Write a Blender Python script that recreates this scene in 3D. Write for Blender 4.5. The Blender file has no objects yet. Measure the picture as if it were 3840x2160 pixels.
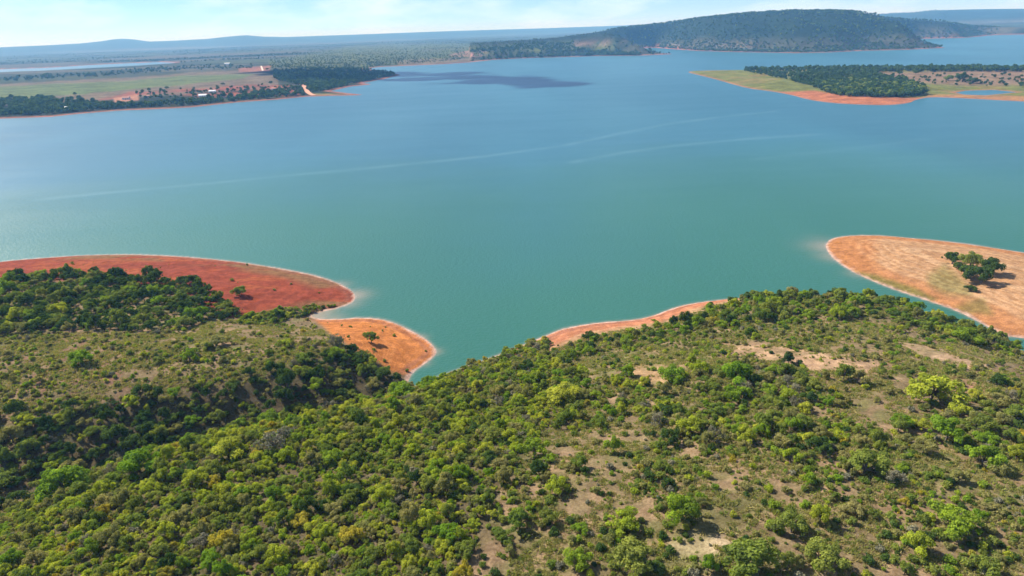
import bpy, math, random
import numpy as np
from mathutils import Vector, Matrix

# ------------------------------------------------------------------ camera, sky, sun, exposure
S = bpy.context.scene
COL = S.collection
CAM_H, PITCH, ROLL, FPX = 100.0, math.radians(21.4), math.radians(2.14), 2473.0   # FPX: focal length for a 3840 px wide frame
PX = 3840.0 / 2576.0                                   # notes below use a 2576 px wide frame
sp, cp, sr, cr = math.sin(PITCH), math.cos(PITCH), math.sin(ROLL), math.cos(ROLL)
FW = np.array([0, cp, -sp]); R0 = np.array([1., 0, 0]); U0 = np.array([0, sp, cp])
RT = cr * R0 - sr * U0
UP = sr * R0 + cr * U0
cam_d = bpy.data.cameras.new('camera'); cam = bpy.data.objects.new('camera', cam_d); COL.objects.link(cam)
cam_d.sensor_fit = 'HORIZONTAL'; cam_d.sensor_width = 36.0; cam_d.lens = 36.0 * FPX / 3840.0
cam_d.clip_start = 1.0; cam_d.clip_end = 200000.0
m = Matrix(((RT[0], UP[0], -FW[0]), (RT[1], UP[1], -FW[1]), (RT[2], UP[2], -FW[2]))).to_4x4()
m.translation = (0, 0, CAM_H)
cam.matrix_world = m
S.camera = cam

SUN_EL = math.radians(42.0)
SUN_AZ = math.atan2(-0.83, 0.55)                       # angle from +Y towards +X
SUN = Vector((math.sin(SUN_AZ) * math.cos(SUN_EL), math.cos(SUN_AZ) * math.cos(SUN_EL), math.sin(SUN_EL)))
sl = bpy.data.lights.new('sun', 'SUN'); sl.energy = 5.0; sl.angle = math.radians(0.53); sl.color = (1.0, 0.95, 0.88)
so = bpy.data.objects.new('sun', sl); COL.objects.link(so)
so.rotation_euler = SUN.to_track_quat('Z', 'Y').to_euler(); so.location = SUN * 3000

W = bpy.data.worlds.new('World'); S.world = W; W.use_nodes = True
wn = W.node_tree.nodes; wl = W.node_tree.links; wn.clear()
wo = wn.new('ShaderNodeOutputWorld'); bg = wn.new('ShaderNodeBackground'); sky = wn.new('ShaderNodeTexSky')
sky.sky_type = 'NISHITA'; sky.sun_disc = False; sky.sun_elevation = SUN_EL; sky.sun_rotation = SUN_AZ
sky.air_density = 0.6; sky.dust_density = 0.0; sky.ozone_density = 3.0; sky.altitude = 600
tc = wn.new('ShaderNodeTexCoord'); mp = wn.new('ShaderNodeMapping'); mp.inputs['Scale'].default_value = (3.2, 3.2, 12.0)
nz = wn.new('ShaderNodeTexNoise'); nz.inputs['Scale'].default_value = 2.6; nz.inputs['Detail'].default_value = 6.0; nz.inputs['Roughness'].default_value = 0.55
rp = wn.new('ShaderNodeValToRGB'); rp.color_ramp.elements[0].position = 0.45; rp.color_ramp.elements[1].position = 0.76
rp.color_ramp.elements[0].color = (0, 0, 0, 1); rp.color_ramp.elements[1].color = (0.75, 0.75, 0.75, 1)
mx = wn.new('ShaderNodeMixRGB'); mx.inputs[2].default_value = (8.2, 9.2, 9.9, 1)       # thin white cloud veil
wl.new(tc.outputs['Generated'], mp.inputs['Vector']); wl.new(mp.outputs['Vector'], nz.inputs['Vector'])
wl.new(nz.outputs['Fac'], rp.inputs['Fac']); wl.new(rp.outputs['Color'], mx.inputs[0]); tn = wn.new('ShaderNodeMixRGB'); tn.blend_type = 'MULTIPLY'; tn.inputs[0].default_value = 1.0; tn.inputs[2].default_value = (0.84, 0.95, 1.18, 1)
wl.new(sky.outputs['Color'], tn.inputs[1]); wl.new(tn.outputs[0], mx.inputs[1])
wl.new(mx.outputs[0], bg.inputs['Color']); bg.inputs['Strength'].default_value = 0.08
wl.new(bg.outputs[0], wo.inputs['Surface'])
S.view_settings.view_transform = 'Standard'; S.view_settings.look = 'None'
S.view_settings.exposure = 0.7; S.view_settings.gamma = 1.0; S.view_settings.use_curve_mapping = False
S.cycles.max_bounces = 6; S.cycles.diffuse_bounces = 2; S.cycles.glossy_bounces = 2; S.cycles.transmission_bounces = 3
S.cycles.transparent_max_bounces = 6; S.cycles.volume_bounces = 1; S.cycles.caustics_reflective = False; S.cycles.caustics_refractive = False

rng = np.random.default_rng(11); random.seed(11)

# ------------------------------------------------------------------ helpers: picture notes <-> world
def ray(dx, dy):
    u = np.asarray(dx, float) * PX - 1920.0; v = 1080.0 - np.asarray(dy, float) * PX
    return FW * FPX + u[..., None] * RT + v[..., None] * UP
def unproj(dx, dy, z=0.0):
    d = ray(np.asarray(dx, float), np.asarray(dy, float)); t = (np.asarray(z, float) - CAM_H) / d[..., 2]
    return np.stack([d[..., 0] * t, d[..., 1] * t], -1)
def proj(x, y, z):
    p = np.stack([x, y, np.asarray(z) - CAM_H], -1)
    f = p @ FW; f = np.where(f < 1.0, 1.0, f)
    return (p @ RT / f * FPX + 1920.0) / PX, (1080.0 - p @ UP / f * FPX) / PX
def shore(pts):
    a = np.array(pts, float); return unproj(a[:, 0], a[:, 1], 0.0)
def inside(px, py, poly):
    px = np.asarray(px); r = np.zeros(px.shape, bool); n = len(poly)
    for i in range(n):
        x1, y1 = poly[i]; x2, y2 = poly[(i + 1) % n]
        if y1 == y2: continue
        c = ((y1 > py) != (y2 > py)) & (px < (x2 - x1) * (py - y1) / (y2 - y1) + x1)
        r ^= c
    return r
def dist_line(px, py, poly, closed=True):
    d = np.full(np.shape(px), 1e12); n = len(poly)
    for i in range(n if closed else n - 1):
        ax, ay = poly[i]; bx, by = poly[(i + 1) % n]
        vx, vy = bx - ax, by - ay; L = vx * vx + vy * vy + 1e-9
        t = np.clip(((px - ax) * vx + (py - ay) * vy) / L, 0, 1)
        d = np.minimum(d, (px - ax - t * vx) ** 2 + (py - ay - t * vy) ** 2)
    return np.sqrt(d)
def sdf(px, py, poly):
    d = dist_line(px, py, poly); return np.where(inside(px, py, poly), d, -d)
def smooth(poly, n=2):
    p = np.array(poly, float)
    for _ in range(n):
        q = np.roll(p, -1, 0); p = np.stack([0.75 * p + 0.25 * q, 0.25 * p + 0.75 * q], 1).reshape(-1, 2)
    return p
def ss(a, b, x):
    t = np.clip((np.asarray(x, float) - a) / (b - a), 0, 1); return t * t * (3 - 2 * t)
def hash2(i, j, s):
    h = (i.astype(np.int64) * 374761393 + j.astype(np.int64) * 668265263 + s * 974711) & 0xffffffff
    h = ((h ^ (h >> 13)) * 1274126177) & 0xffffffff
    return ((h ^ (h >> 16)) & 0xffff) / 65535.0
def vnoise(x, y, s=0):
    i = np.floor(x); j = np.floor(y); fx = x - i; fy = y - j; fx = fx * fx * (3 - 2 * fx); fy = fy * fy * (3 - 2 * fy)
    a = hash2(i, j, s); b = hash2(i + 1, j, s); c = hash2(i, j + 1, s); d = hash2(i + 1, j + 1, s)
    return (a * (1 - fx) + b * fx) * (1 - fy) + (c * (1 - fx) + d * fx) * fy
def fbm(x, y, o=4, s=0):
    r = 0; a = 0.5; t = 0
    for k in range(o):
        r = r + a * vnoise(x, y, s + k * 17); t += a; a *= 0.5; x = x * 2.03 + 7.1; y = y * 2.03 + 3.7
    return r / t
def tag(o, label=None, cat=None, group=None, kind=None):
    if label: o['label'] = label
    if cat: o['category'] = cat
    if group: o['group'] = group
    if kind: o['kind'] = kind
    return o
def mesh_np(name, co, faces, smooth_shade=True):
    """faces: (n,k) int array with constant k"""
    me = bpy.data.meshes.new(name); co = np.asarray(co, np.float32); f = np.asarray(faces, np.int32)
    me.vertices.add(len(co)); me.vertices.foreach_set('co', co.ravel())
    k = f.shape[1]; me.loops.add(f.size); me.loops.foreach_set('vertex_index', f.ravel())
    me.polygons.add(len(f)); me.polygons.foreach_set('loop_start', np.arange(0, f.size, k, dtype=np.int32))
    me.polygons.foreach_set('use_smooth', np.full(len(f), smooth_shade, bool))
    me.update(calc_edges=True); return me
def attr(me, name, val, dom='POINT'):
    val = np.asarray(val, np.float32)
    if val.ndim == 2:
        a = me.attributes.new(name, 'FLOAT_COLOR', dom); v = np.ones((len(val), 4), np.float32); v[:, :3] = val; a.data.foreach_set('color', v.ravel())
    else:
        a = me.attributes.new(name, 'FLOAT', dom); a.data.foreach_set('value', val)
def grid_faces(nx, ny):
    i = np.arange(nx * ny).reshape(ny, nx)
    return np.stack([i[:-1, :-1], i[:-1, 1:], i[1:, 1:], i[1:, :-1]], -1).reshape(-1, 4)
def add(name, me, mat=None, parent=None):
    o = bpy.data.objects.new(name, me); COL.objects.link(o)
    if mat: me.materials.append(mat)
    if parent: o.parent = parent
    return o
def compact(co, f):
    u, inv = np.unique(f.ravel(), return_inverse=True); return co[u], inv.reshape(f.shape), u

# ------------------------------------------------------------------ materials
class NT:
    def __init__(s, name):
        s.m = bpy.data.materials.new(name); s.m.use_nodes = True; s.n = s.m.node_tree.nodes; s.l = s.m.node_tree.links; s.n.clear()
        s.out = s.n.new('ShaderNodeOutputMaterial')
    def node(s, t, **kw):
        n = s.n.new(t)
        for k, v in kw.items():
            if k.startswith('i_'):
                n.inputs[k[2:].replace('_', ' ')].default_value = v
            else: setattr(n, k, v)
        return n
    def link(s, a, b): s.l.new(a, b)
    def mix(s, fac, a, b, mode='MIX'):
        n = s.n.new('ShaderNodeMixRGB'); n.blend_type = mode
        for i, v in ((0, fac), (1, a), (2, b)):
            if hasattr(v, 'is_linked') or isinstance(v, bpy.types.NodeSocket): s.l.new(v, n.inputs[i])
            else: n.inputs[i].default_value = v if i == 0 else (*v, 1)
        return n.outputs[0]
    def math(s, op, a, b=None, c=None):
        n = s.n.new('ShaderNodeMath'); n.operation = op
        for i, v in enumerate((a, b, c)):
            if v is None: continue
            if isinstance(v, bpy.types.NodeSocket): s.l.new(v, n.inputs[i])
            else: n.inputs[i].default_value = v
        return n.outputs[0]
    def noise(s, scale, detail=4, rough=0.55, vec=None, dist=0.0):
        n = s.node('ShaderNodeTexNoise'); n.inputs['Scale'].default_value = scale; n.inputs['Detail'].default_value = detail
        n.inputs['Roughness'].default_value = rough; n.inputs['Distortion'].default_value = dist
        if vec is not None: s.l.new(vec, n.inputs['Vector'])
        return n.outputs['Fac']
    def ramp(s, x, a, b):
        n = s.node('ShaderNodeMapRange'); n.interpolation_type = 'SMOOTHSTEP'
        s.l.new(x, n.inputs[0]); n.inputs[1].default_value = a; n.inputs[2].default_value = b; return n.outputs[0]
    def attrib(s, name, out='Fac', typ='GEOMETRY'):
        n = s.node('ShaderNodeAttribute'); n.attribute_name = name; n.attribute_type = typ; return n.outputs[out]
    def pos(s): return s.node('ShaderNodeNewGeometry').outputs['Position']
    def scaled(s, v, sc):
        n = s.node('ShaderNodeMapping'); n.inputs['Scale'].default_value = sc; s.l.new(v, n.inputs['Vector']); return n.outputs[0]

def mat_ground(name, fine=1.0, bump=0.6, strands=0.0):
    t = NT(name); p = t.pos(); c = t.attrib('soil', 'Color')
    n1 = t.noise(0.35 * fine, 6, 0.62, p); n2 = t.noise(2.2 * fine, 4, 0.65, p)
    k = t.ramp(n1, 0.3, 0.7)
    c = t.mix(1.0, c, t.mix(k, (0.52, 0.51, 0.50), (0.90, 0.90, 0.89)), 'MULTIPLY')
    c = t.mix(1.0, c, t.mix(t.ramp(n2, 0.35, 0.65), (0.78, 0.76, 0.74), (1.18, 1.18, 1.18)), 'MULTIPLY')
    if strands:                                        # old water levels left as fine lines along the contours
        sx = t.node('ShaderNodeSeparateXYZ'); t.link(p, sx.inputs[0])
        z = t.math('ADD', sx.outputs[2], t.math('MULTIPLY', t.noise(0.035, 3, 0.5, p), 1.4))
        cb = t.node('ShaderNodeCombineXYZ'); t.link(z, cb.inputs[2])
        w = t.node('ShaderNodeTexNoise'); w.inputs['Scale'].default_value = strands; w.inputs['Detail'].default_value = 3; t.link(cb.outputs[0], w.inputs['Vector'])
        m_ = t.attrib('strand')
        f = t.math('MULTIPLY', t.ramp(w.outputs['Fac'], 0.44, 0.58), m_)
        c = t.mix(f, c, t.mix(1.0, c, (1.30, 1.50, 1.75), 'MULTIPLY'))
    b = t.node('ShaderNodeBsdfPrincipled'); t.link(c, b.inputs['Base Color']); b.inputs['Roughness'].default_value = 0.95
    b.inputs['Specular IOR Level'].default_value = 0.05
    bm = t.node('ShaderNodeBump'); bm.inputs['Strength'].default_value = bump; bm.inputs['Distance'].default_value = 0.25 / fine
    t.link(t.math('ADD', n1, n2), bm.inputs['Height']); t.link(bm.outputs[0], b.inputs['Normal'])
    t.link(b.outputs[0], t.out.inputs['Surface']); return t.m
def mat_water():
    t = NT('lake_water'); p = t.pos()
    big = t.noise(0.004, 4, 0.5, t.scaled(p, (1, 0.35, 1)))
    inshore_c = t.mix(t.ramp(big, 0.3, 0.7), (0.026, 0.128, 0.086), (0.038, 0.152, 0.106))          # greener tone close to the near land
    offshore_c = t.mix(t.ramp(big, 0.3, 0.7), (0.024, 0.118, 0.156), (0.038, 0.152, 0.194))          # bluer tone with distance from it
    c = t.mix(t.attrib('offshore'), inshore_c, offshore_c)
    c = t.mix(t.attrib('murk'), c, (0.56, 0.36, 0.26))
    c = t.mix(t.attrib('slick'), c, (0.22, 0.38, 0.40))
    b = t.node('ShaderNodeBsdfPrincipled'); t.link(c, b.inputs['Base Color'])
    b.inputs['IOR'].default_value = 1.45
    r = t.math('MULTIPLY_ADD', t.noise(0.02, 5, 0.6, t.scaled(p, (0.25, 1, 1))), 0.12, 0.28)
    t.link(r, b.inputs['Roughness'])
    w = t.math('ADD', t.noise(0.55, 3, 0.6, t.scaled(p, (1, 1.6, 1))), t.math('MULTIPLY', t.noise(2.0, 2, 0.5, p), 0.3))
    bm = t.node('ShaderNodeBump'); bm.inputs['Strength'].default_value = 0.6; bm.inputs['Distance'].default_value = 0.4
    t.link(w, bm.inputs['Height']); t.link(bm.outputs[0], b.inputs['Normal'])
    t.link(b.outputs[0], t.out.inputs['Surface']); return t.m
def mat_leaf(name, a, bcol, trans=0.35):
    t = NT(name); oi = t.node('ShaderNodeObjectInfo')
    c = t.mix(oi.outputs['Random'], a, bcol)
    v = t.attrib('leafvar')
    c = t.mix(1.0, c, t.mix(v, (0.55, 0.58, 0.60), (1.5, 1.42, 1.2)), 'MULTIPLY')
    d = t.node('ShaderNodeBsdfDiffuse'); tr = t.node('ShaderNodeBsdfTranslucent'); ms = t.node('ShaderNodeMixShader')
    t.link(c, d.inputs[0]); t.link(t.mix(1.0, c, (1.25, 1.25, 0.7), 'MULTIPLY'), tr.inputs[0]); ms.inputs[0].default_value = trans
    t.link(d.outputs[0], ms.inputs[1]); t.link(tr.outputs[0], ms.inputs[2]); t.link(ms.outputs[0], t.out.inputs['Surface']); return t.m
def mat_plain(name, col, rough=0.85, var=0.25, scale=3.0):
    t = NT(name); n = t.noise(scale, 4, 0.6, t.pos())
    c = t.mix(n, tuple(x * (1 - var) for x in col), tuple(min(1, x * (1 + var)) for x in col))
    b = t.node('ShaderNodeBsdfPrincipled'); t.link(c, b.inputs['Base Color']); b.inputs['Roughness'].default_value = rough
    t.link(b.outputs[0], t.out.inputs['Surface']); return t.m

LEAF = {
    'golden': mat_leaf('golden_leaves', (0.46, 0.39, 0.05), (0.40, 0.37, 0.07), 0.45),
    'yellow green': mat_leaf('yellow_green_leaves', (0.32, 0.40, 0.04), (0.45, 0.47, 0.065), 0.45),
    'bright green': mat_leaf('bright_green_leaves', (0.20, 0.33, 0.030), (0.29, 0.38, 0.042), 0.45),
    'mid green': mat_leaf('mid_green_leaves', (0.175, 0.25, 0.045), (0.28, 0.315, 0.07), 0.42),
    'dark green': mat_leaf('dark_green_leaves', (0.060, 0.115, 0.028), (0.115, 0.175, 0.042), 0.36),
    'olive': mat_leaf('olive_leaves', (0.25, 0.265, 0.085), (0.35, 0.325, 0.13), 0.4),
    'grey': mat_leaf('grey_twigs', (0.27, 0.255, 0.17), (0.22, 0.215, 0.155), 0.15),
    'far': mat_leaf('woodland_leaves', (0.052, 0.105, 0.030), (0.085, 0.140, 0.040), 0.3),
    'farlight': mat_leaf('scrub_leaves', (0.070, 0.125, 0.036), (0.105, 0.150, 0.046), 0.3),
}
M_GRASS = mat_leaf('dry_grass_blades', (0.40, 0.33, 0.15), (0.29, 0.285, 0.11), 0.35)
M_BARK = mat_plain('bark', (0.16, 0.125, 0.095), 0.9, 0.4, 6.0)
M_NEAR = mat_ground('hill_soil', 1.0, 0.7, 3.2)
M_FAR = mat_ground('far_soil', 0.05, 0.5, 0.0)
M_ISL = mat_ground('island_soil', 0.15, 0.5, 0.0)

# ------------------------------------------------------------------ shorelines
P_NEAR = np.vstack([
    [(-330, -120)],
    shore([(-330, 730), (-150, 682), (0, 658), (126, 648), (200, 643), (300, 640), (400, 642), (500, 649), (600, 659), (700, 675), (780, 690), (840, 708), (880, 727),
           (896, 745), (886, 762), (850, 775), (805, 785), (776, 795), (800, 803), (840, 804), (890, 800), (940, 800), (980, 808), (1020, 825), (1060, 846), (1086, 866), (1098, 884), (1090, 898),
           (1066, 916), (1045, 930), (1028, 948), (1020, 972), (1050, 975), (1090, 952), (1150, 932), (1250, 896), (1390, 838), (1420, 826), (1500, 812), (1590, 807), (1640, 797), (1700, 773),
           (1760, 761), (1845, 752), (1950, 752), (2050, 756), (2200, 768), (2300, 792), (2400, 830), (2480, 866), (2700, 950)]),
    [(330, 60), (330, -120)]])
P_BAR = np.vstack([shore([(2076, 622), (2085, 604), (2110, 596), (2160, 592), (2220, 593), (2300, 600), (2380, 608), (2460, 618), (2600, 640), (2800, 680)]),
                   [(430, 240), (330, 175)],
                   shore([(2560, 868), (2460, 806), (2400, 778), (2330, 754), (2250, 728), (2180, 700), (2130, 675), (2095, 648)])])
P_NEAR = smooth(P_NEAR, 2); P_BAR = smooth(P_BAR, 2)
SH_FAR = [(-700, 345), (-400, 320), (-100, 302), (126, 294), (200, 286), (300, 278), (400, 274), (480, 270), (590, 258), (700, 250), (770, 243), (830, 241), (918, 239), (870, 234), (830, 229), (885, 217), (935, 212), (910, 209),
          (960, 200), (1008, 189), (985, 182), (940, 176), (915, 173), (960, 168), (1050, 164), (1120, 161), (1180, 157), (1245, 150), (1300, 147), (1400, 144), (1500, 141), (1600, 140), (1696, 136), (1640, 132), (1580, 128),
          (1530, 125), (1590, 123), (1650, 120), (1700, 124), (1760, 128), (1838, 130.5), (1920, 132), (2006, 133.5), (2079, 132), (2175, 127.5), (2280, 125), (2378, 120), (2335, 113), (2290, 109), (2220, 107), (2151, 104), (2247, 101),
          (2319, 97.5), (2428, 95), (2500, 88), (2700, 84), (3200, 78)]
far_s = shore(SH_FAR)
P_FAR = np.vstack([far_s, [(30000, 40000), (-40000, 40000), (-40000, 400)]])
P_POND = shore([(-300, 194), (126, 178), (230, 172.5), (330, 167), (420, 161), (446, 157.5), (400, 156), (300, 160), (220, 164), (126, 170), (-300, 185)])
P_ISL = smooth(shore([(1727, 181), (1750, 187), (1800, 199), (1840, 211), (1885, 223), (1930, 228), (1990, 238), (2030, 250), (2090, 259), (2160, 263), (2230, 265), (2285, 260), (2305, 250), (2340, 244), (2400, 246), (2460, 249), (2700, 262), (3000, 275),
                      (3000, 190), (2700, 178), (2449, 172), (2200, 173), (2000, 174), (1880, 176), (1800, 177), (1750, 178)]), 1)
P_POOL = shore([(2402, 233), (2430, 228), (2500, 226), (2560, 232), (2480, 240), (2425, 238)])

# ------------------------------------------------------------------ heights
CTRL = [  # picture x, y and height of the ground there
    (126, 1449, 20), (600, 1449, 23), (1288, 1449, 25), (2000, 1449, 27), (2449, 1449, 27), (2700, 1449, 27), (-150, 1449, 16),
    (126, 1340, 15.5), (350, 1250, 17), (700, 1200, 20), (1100, 1200, 23), (1600, 1200, 25), (2050, 1200, 26), (2449, 1200, 26), (2700, 1200, 25),
    (126, 1290, 13), (340, 1180, 14), (500, 1120, 14.5), (650, 1080, 13.5), (900, 1030, 10.5), (1020, 1000, 6), (-100, 1390, 9),
    (126, 1222, 3), (350, 1142, 2.2), (560, 1090, 1.8), (760, 1050, 1.4), (940, 1000, 1.0), (-120, 1300, 4),
    (126, 1100, 7.5), (350, 1040, 7.5), (560, 1000, 7.5), (760, 960, 7), (900, 910, 6), (970, 930, 3.5),
    (0, 960, 11.5), (126, 940, 11.5), (400, 920, 11), (650, 890, 9.8), (820, 860, 7.5), (880, 850, 5.5), (-200, 950, 11),
    (126, 850, 10.5), (350, 840, 9.5), (560, 830, 8.0), (720, 825, 5.5), (800, 825, 3.5),
    (126, 780, 8), (350, 770, 7), (520, 760, 5.5), (126, 710, 5), (350, 705, 4.2), (500, 715, 3.6), (650, 720, 3.0), (780, 730, 2.0), (640, 790, 3.2), (760, 780, 1.8), (-150, 760, 7),
    (960, 840, 2.2), (1030, 870, 2.0), (1000, 900, 2.6),
    (1250, 930, 7), (1400, 880, 5), (1550, 860, 6), (1700, 820, 7), (1850, 790, 9), (2000, 772, 11.5), (2200, 777, 12), (2350, 812, 11.5), (2449, 852, 11),
    (1200, 1060, 14), (1500, 1000, 15.5), (1750, 950, 17.5), (2000, 900, 18.5), (2200, 880, 18.5), (2400, 900, 17), (1800, 1080, 22), (2200, 1050, 22.5), (2449, 1050, 22), (1500, 1100, 20), (2700, 960, 15)]
cc = np.array(CTRL, float)
cxy = unproj(cc[:, 0], cc[:, 1], cc[:, 2])
extra = np.array([(0, 30, 26), (-90, 20, 18), (90, 30, 28), (0, -100, 28), (-250, -100, 20), (250, -100, 25), (-250, 80, 8), (-300, 200, 8), (240, 90, 24)], float)
cxy = np.vstack([cxy, extra[:, :2]]) / 100.0; cz = np.concatenate([cc[:, 2], extra[:, 2]])
def _tps(r2): return np.where(r2 > 1e-12, 0.5 * r2 * np.log(np.maximum(r2, 1e-12)), 0)
_n = len(cxy); _K = _tps(((cxy[:, None] - cxy[None]) ** 2).sum(-1)) + np.eye(_n) * 1e-4
_P = np.hstack([np.ones((_n, 1)), cxy]); _A = np.block([[_K, _P], [_P.T, np.zeros((3, 3))]])
_w = np.linalg.solve(_A, np.concatenate([cz, np.zeros(3)]))
def tps(x, y):
    x = np.asarray(x) / 100.0; y = np.asarray(y) / 100.0; r = _w[_n] + _w[_n + 1] * x + _w[_n + 2] * y
    for i in range(_n): r = r + _w[i] * _tps((x - cxy[i, 0]) ** 2 + (y - cxy[i, 1]) ** 2)
    return r
def h_near(x, y, d=None):
    if d is None: d = sdf(x, y, P_NEAR)
    h = np.maximum(tps(x, y), 0.7)
    k = 1 - np.exp(-np.maximum(d, 0) / 9.0)
    z = h * k + (fbm(x / 9, y / 9, 4, 5) - 0.5) * 1.3 * ss(3, 25, d)
    return np.where(d > 0, np.maximum(z, 0.05 * np.minimum(d, 3)), np.maximum(0.07 * d, -3.0))
def h_bar(x, y, d=None):
    if d is None: d = sdf(x, y, P_BAR)
    z = 5.0 * (1 - np.exp(-np.maximum(d, 0) / 26.0)) + (fbm(x / 14, y / 14, 3, 9) - 0.5) * 0.5 * ss(2, 20, d)
    return np.where(d > 0, z, np.maximum(0.06 * d, -3.0))
def skyline(tab, r):
    t = np.array(tab, float); d = ray(t[:, 0], t[:, 1]); az = np.arctan2(d[:, 0], d[:, 1])
    return az, CAM_H + r * d[:, 2] / np.hypot(d[:, 0], d[:, 1])
MT_AZ, MT_Z = skyline([(1180, 112), (1300, 106), (1400, 98), (1500, 83), (1560, 71), (1620, 65), (1700, 54), (1800, 44), (1870, 37), (1930, 33), (1990, 29.5), (2080, 30), (2140, 31.5), (2200, 36), (2240, 40), (2300, 42), (2360, 47), (2449, 58), (2600, 70), (2800, 74)], 3100.0)
M2_AZ, M2_Z = skyline([(2050, 60), (2150, 42), (2230, 34), (2300, 31), (2350, 26), (2449, 23.5), (2576, 22), (2800, 26), (3300, 40)], 8500.0)
M3_AZ, M3_Z = skyline([(-700, 149), (-300, 132), (126, 113.5), (200, 109.5), (255, 104), (285, 99), (310, 97.5), (340, 99.5), (375, 104.5), (420, 103), (520, 98), (570, 92.5), (620, 88.5), (660, 92), (720, 93), (850, 88.5), (1000, 83), (1150, 77.5), (1400, 70), (1600, 63), (2000, 47), (2400, 32), (2600, 25), (3300, 0)], 14000.0)
def h_far(x, y, d=None):
    if d is None:
        d = sdf(x, y, P_FAR); d = np.minimum(d, -sdf(x, y, P_POND))
    r = np.hypot(x, y); az = np.arctan2(x, y)
    base = 9 * (1 - np.exp(-np.maximum(d, 0) / 160.0)) + 14 * ss(2500, 9000, r) * fbm(x / 2500, y / 2500, 3, 3)
    base = base + (fbm(x / 220, y / 220, 4, 8) - 0.5) * 7 * ss(20, 300, d)
    g = fbm(x / 300, y / 420, 4, 21)
    rav = 1 - np.abs(2 * fbm(x / 240 + 0.25 * y / 240, y / 900, 4, 31) - 1)                # spurs and gullies running down the slope
    pr = ss(2350, 3080, r + (rav - 0.7) * 520 + (g - 0.5) * 260)
    fall = 1 - 0.75 * ss(3250, 4600, r)
    mt = np.interp(az, MT_AZ, MT_Z, left=0, right=0)
    zt = np.maximum(mt, 0) * pr * fall * ss(0, 130, d)
    m2 = np.interp(az, M2_AZ, M2_Z, left=0, right=0) * ss(5800, 8400, r + (g - 0.5) * 900) * (1 - ss(9000, 11500, r))
    m3 = np.interp(az, M3_AZ, M3_Z, left=100, right=100) * ss(9500, 13700, r)
    z = np.maximum(np.maximum(base, zt + 0.3 * base), np.maximum(m2, m3))
    return np.where(d > 0, z, np.maximum(0.04 * d, -3.0))
def h_isl(x, y, d=None):
    if d is None:
        d = sdf(x, y, P_ISL); d = np.minimum(d, -sdf(x, y, P_POOL))
    z = 6.0 * (1 - np.exp(-np.maximum(d, 0) / 90.0)) + (fbm(x / 60, y / 60, 3, 4) - 0.5) * 1.5 * ss(5, 60, d)
    return np.where(d > 0, z, np.maximum(0.05 * d, -3.0))

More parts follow.
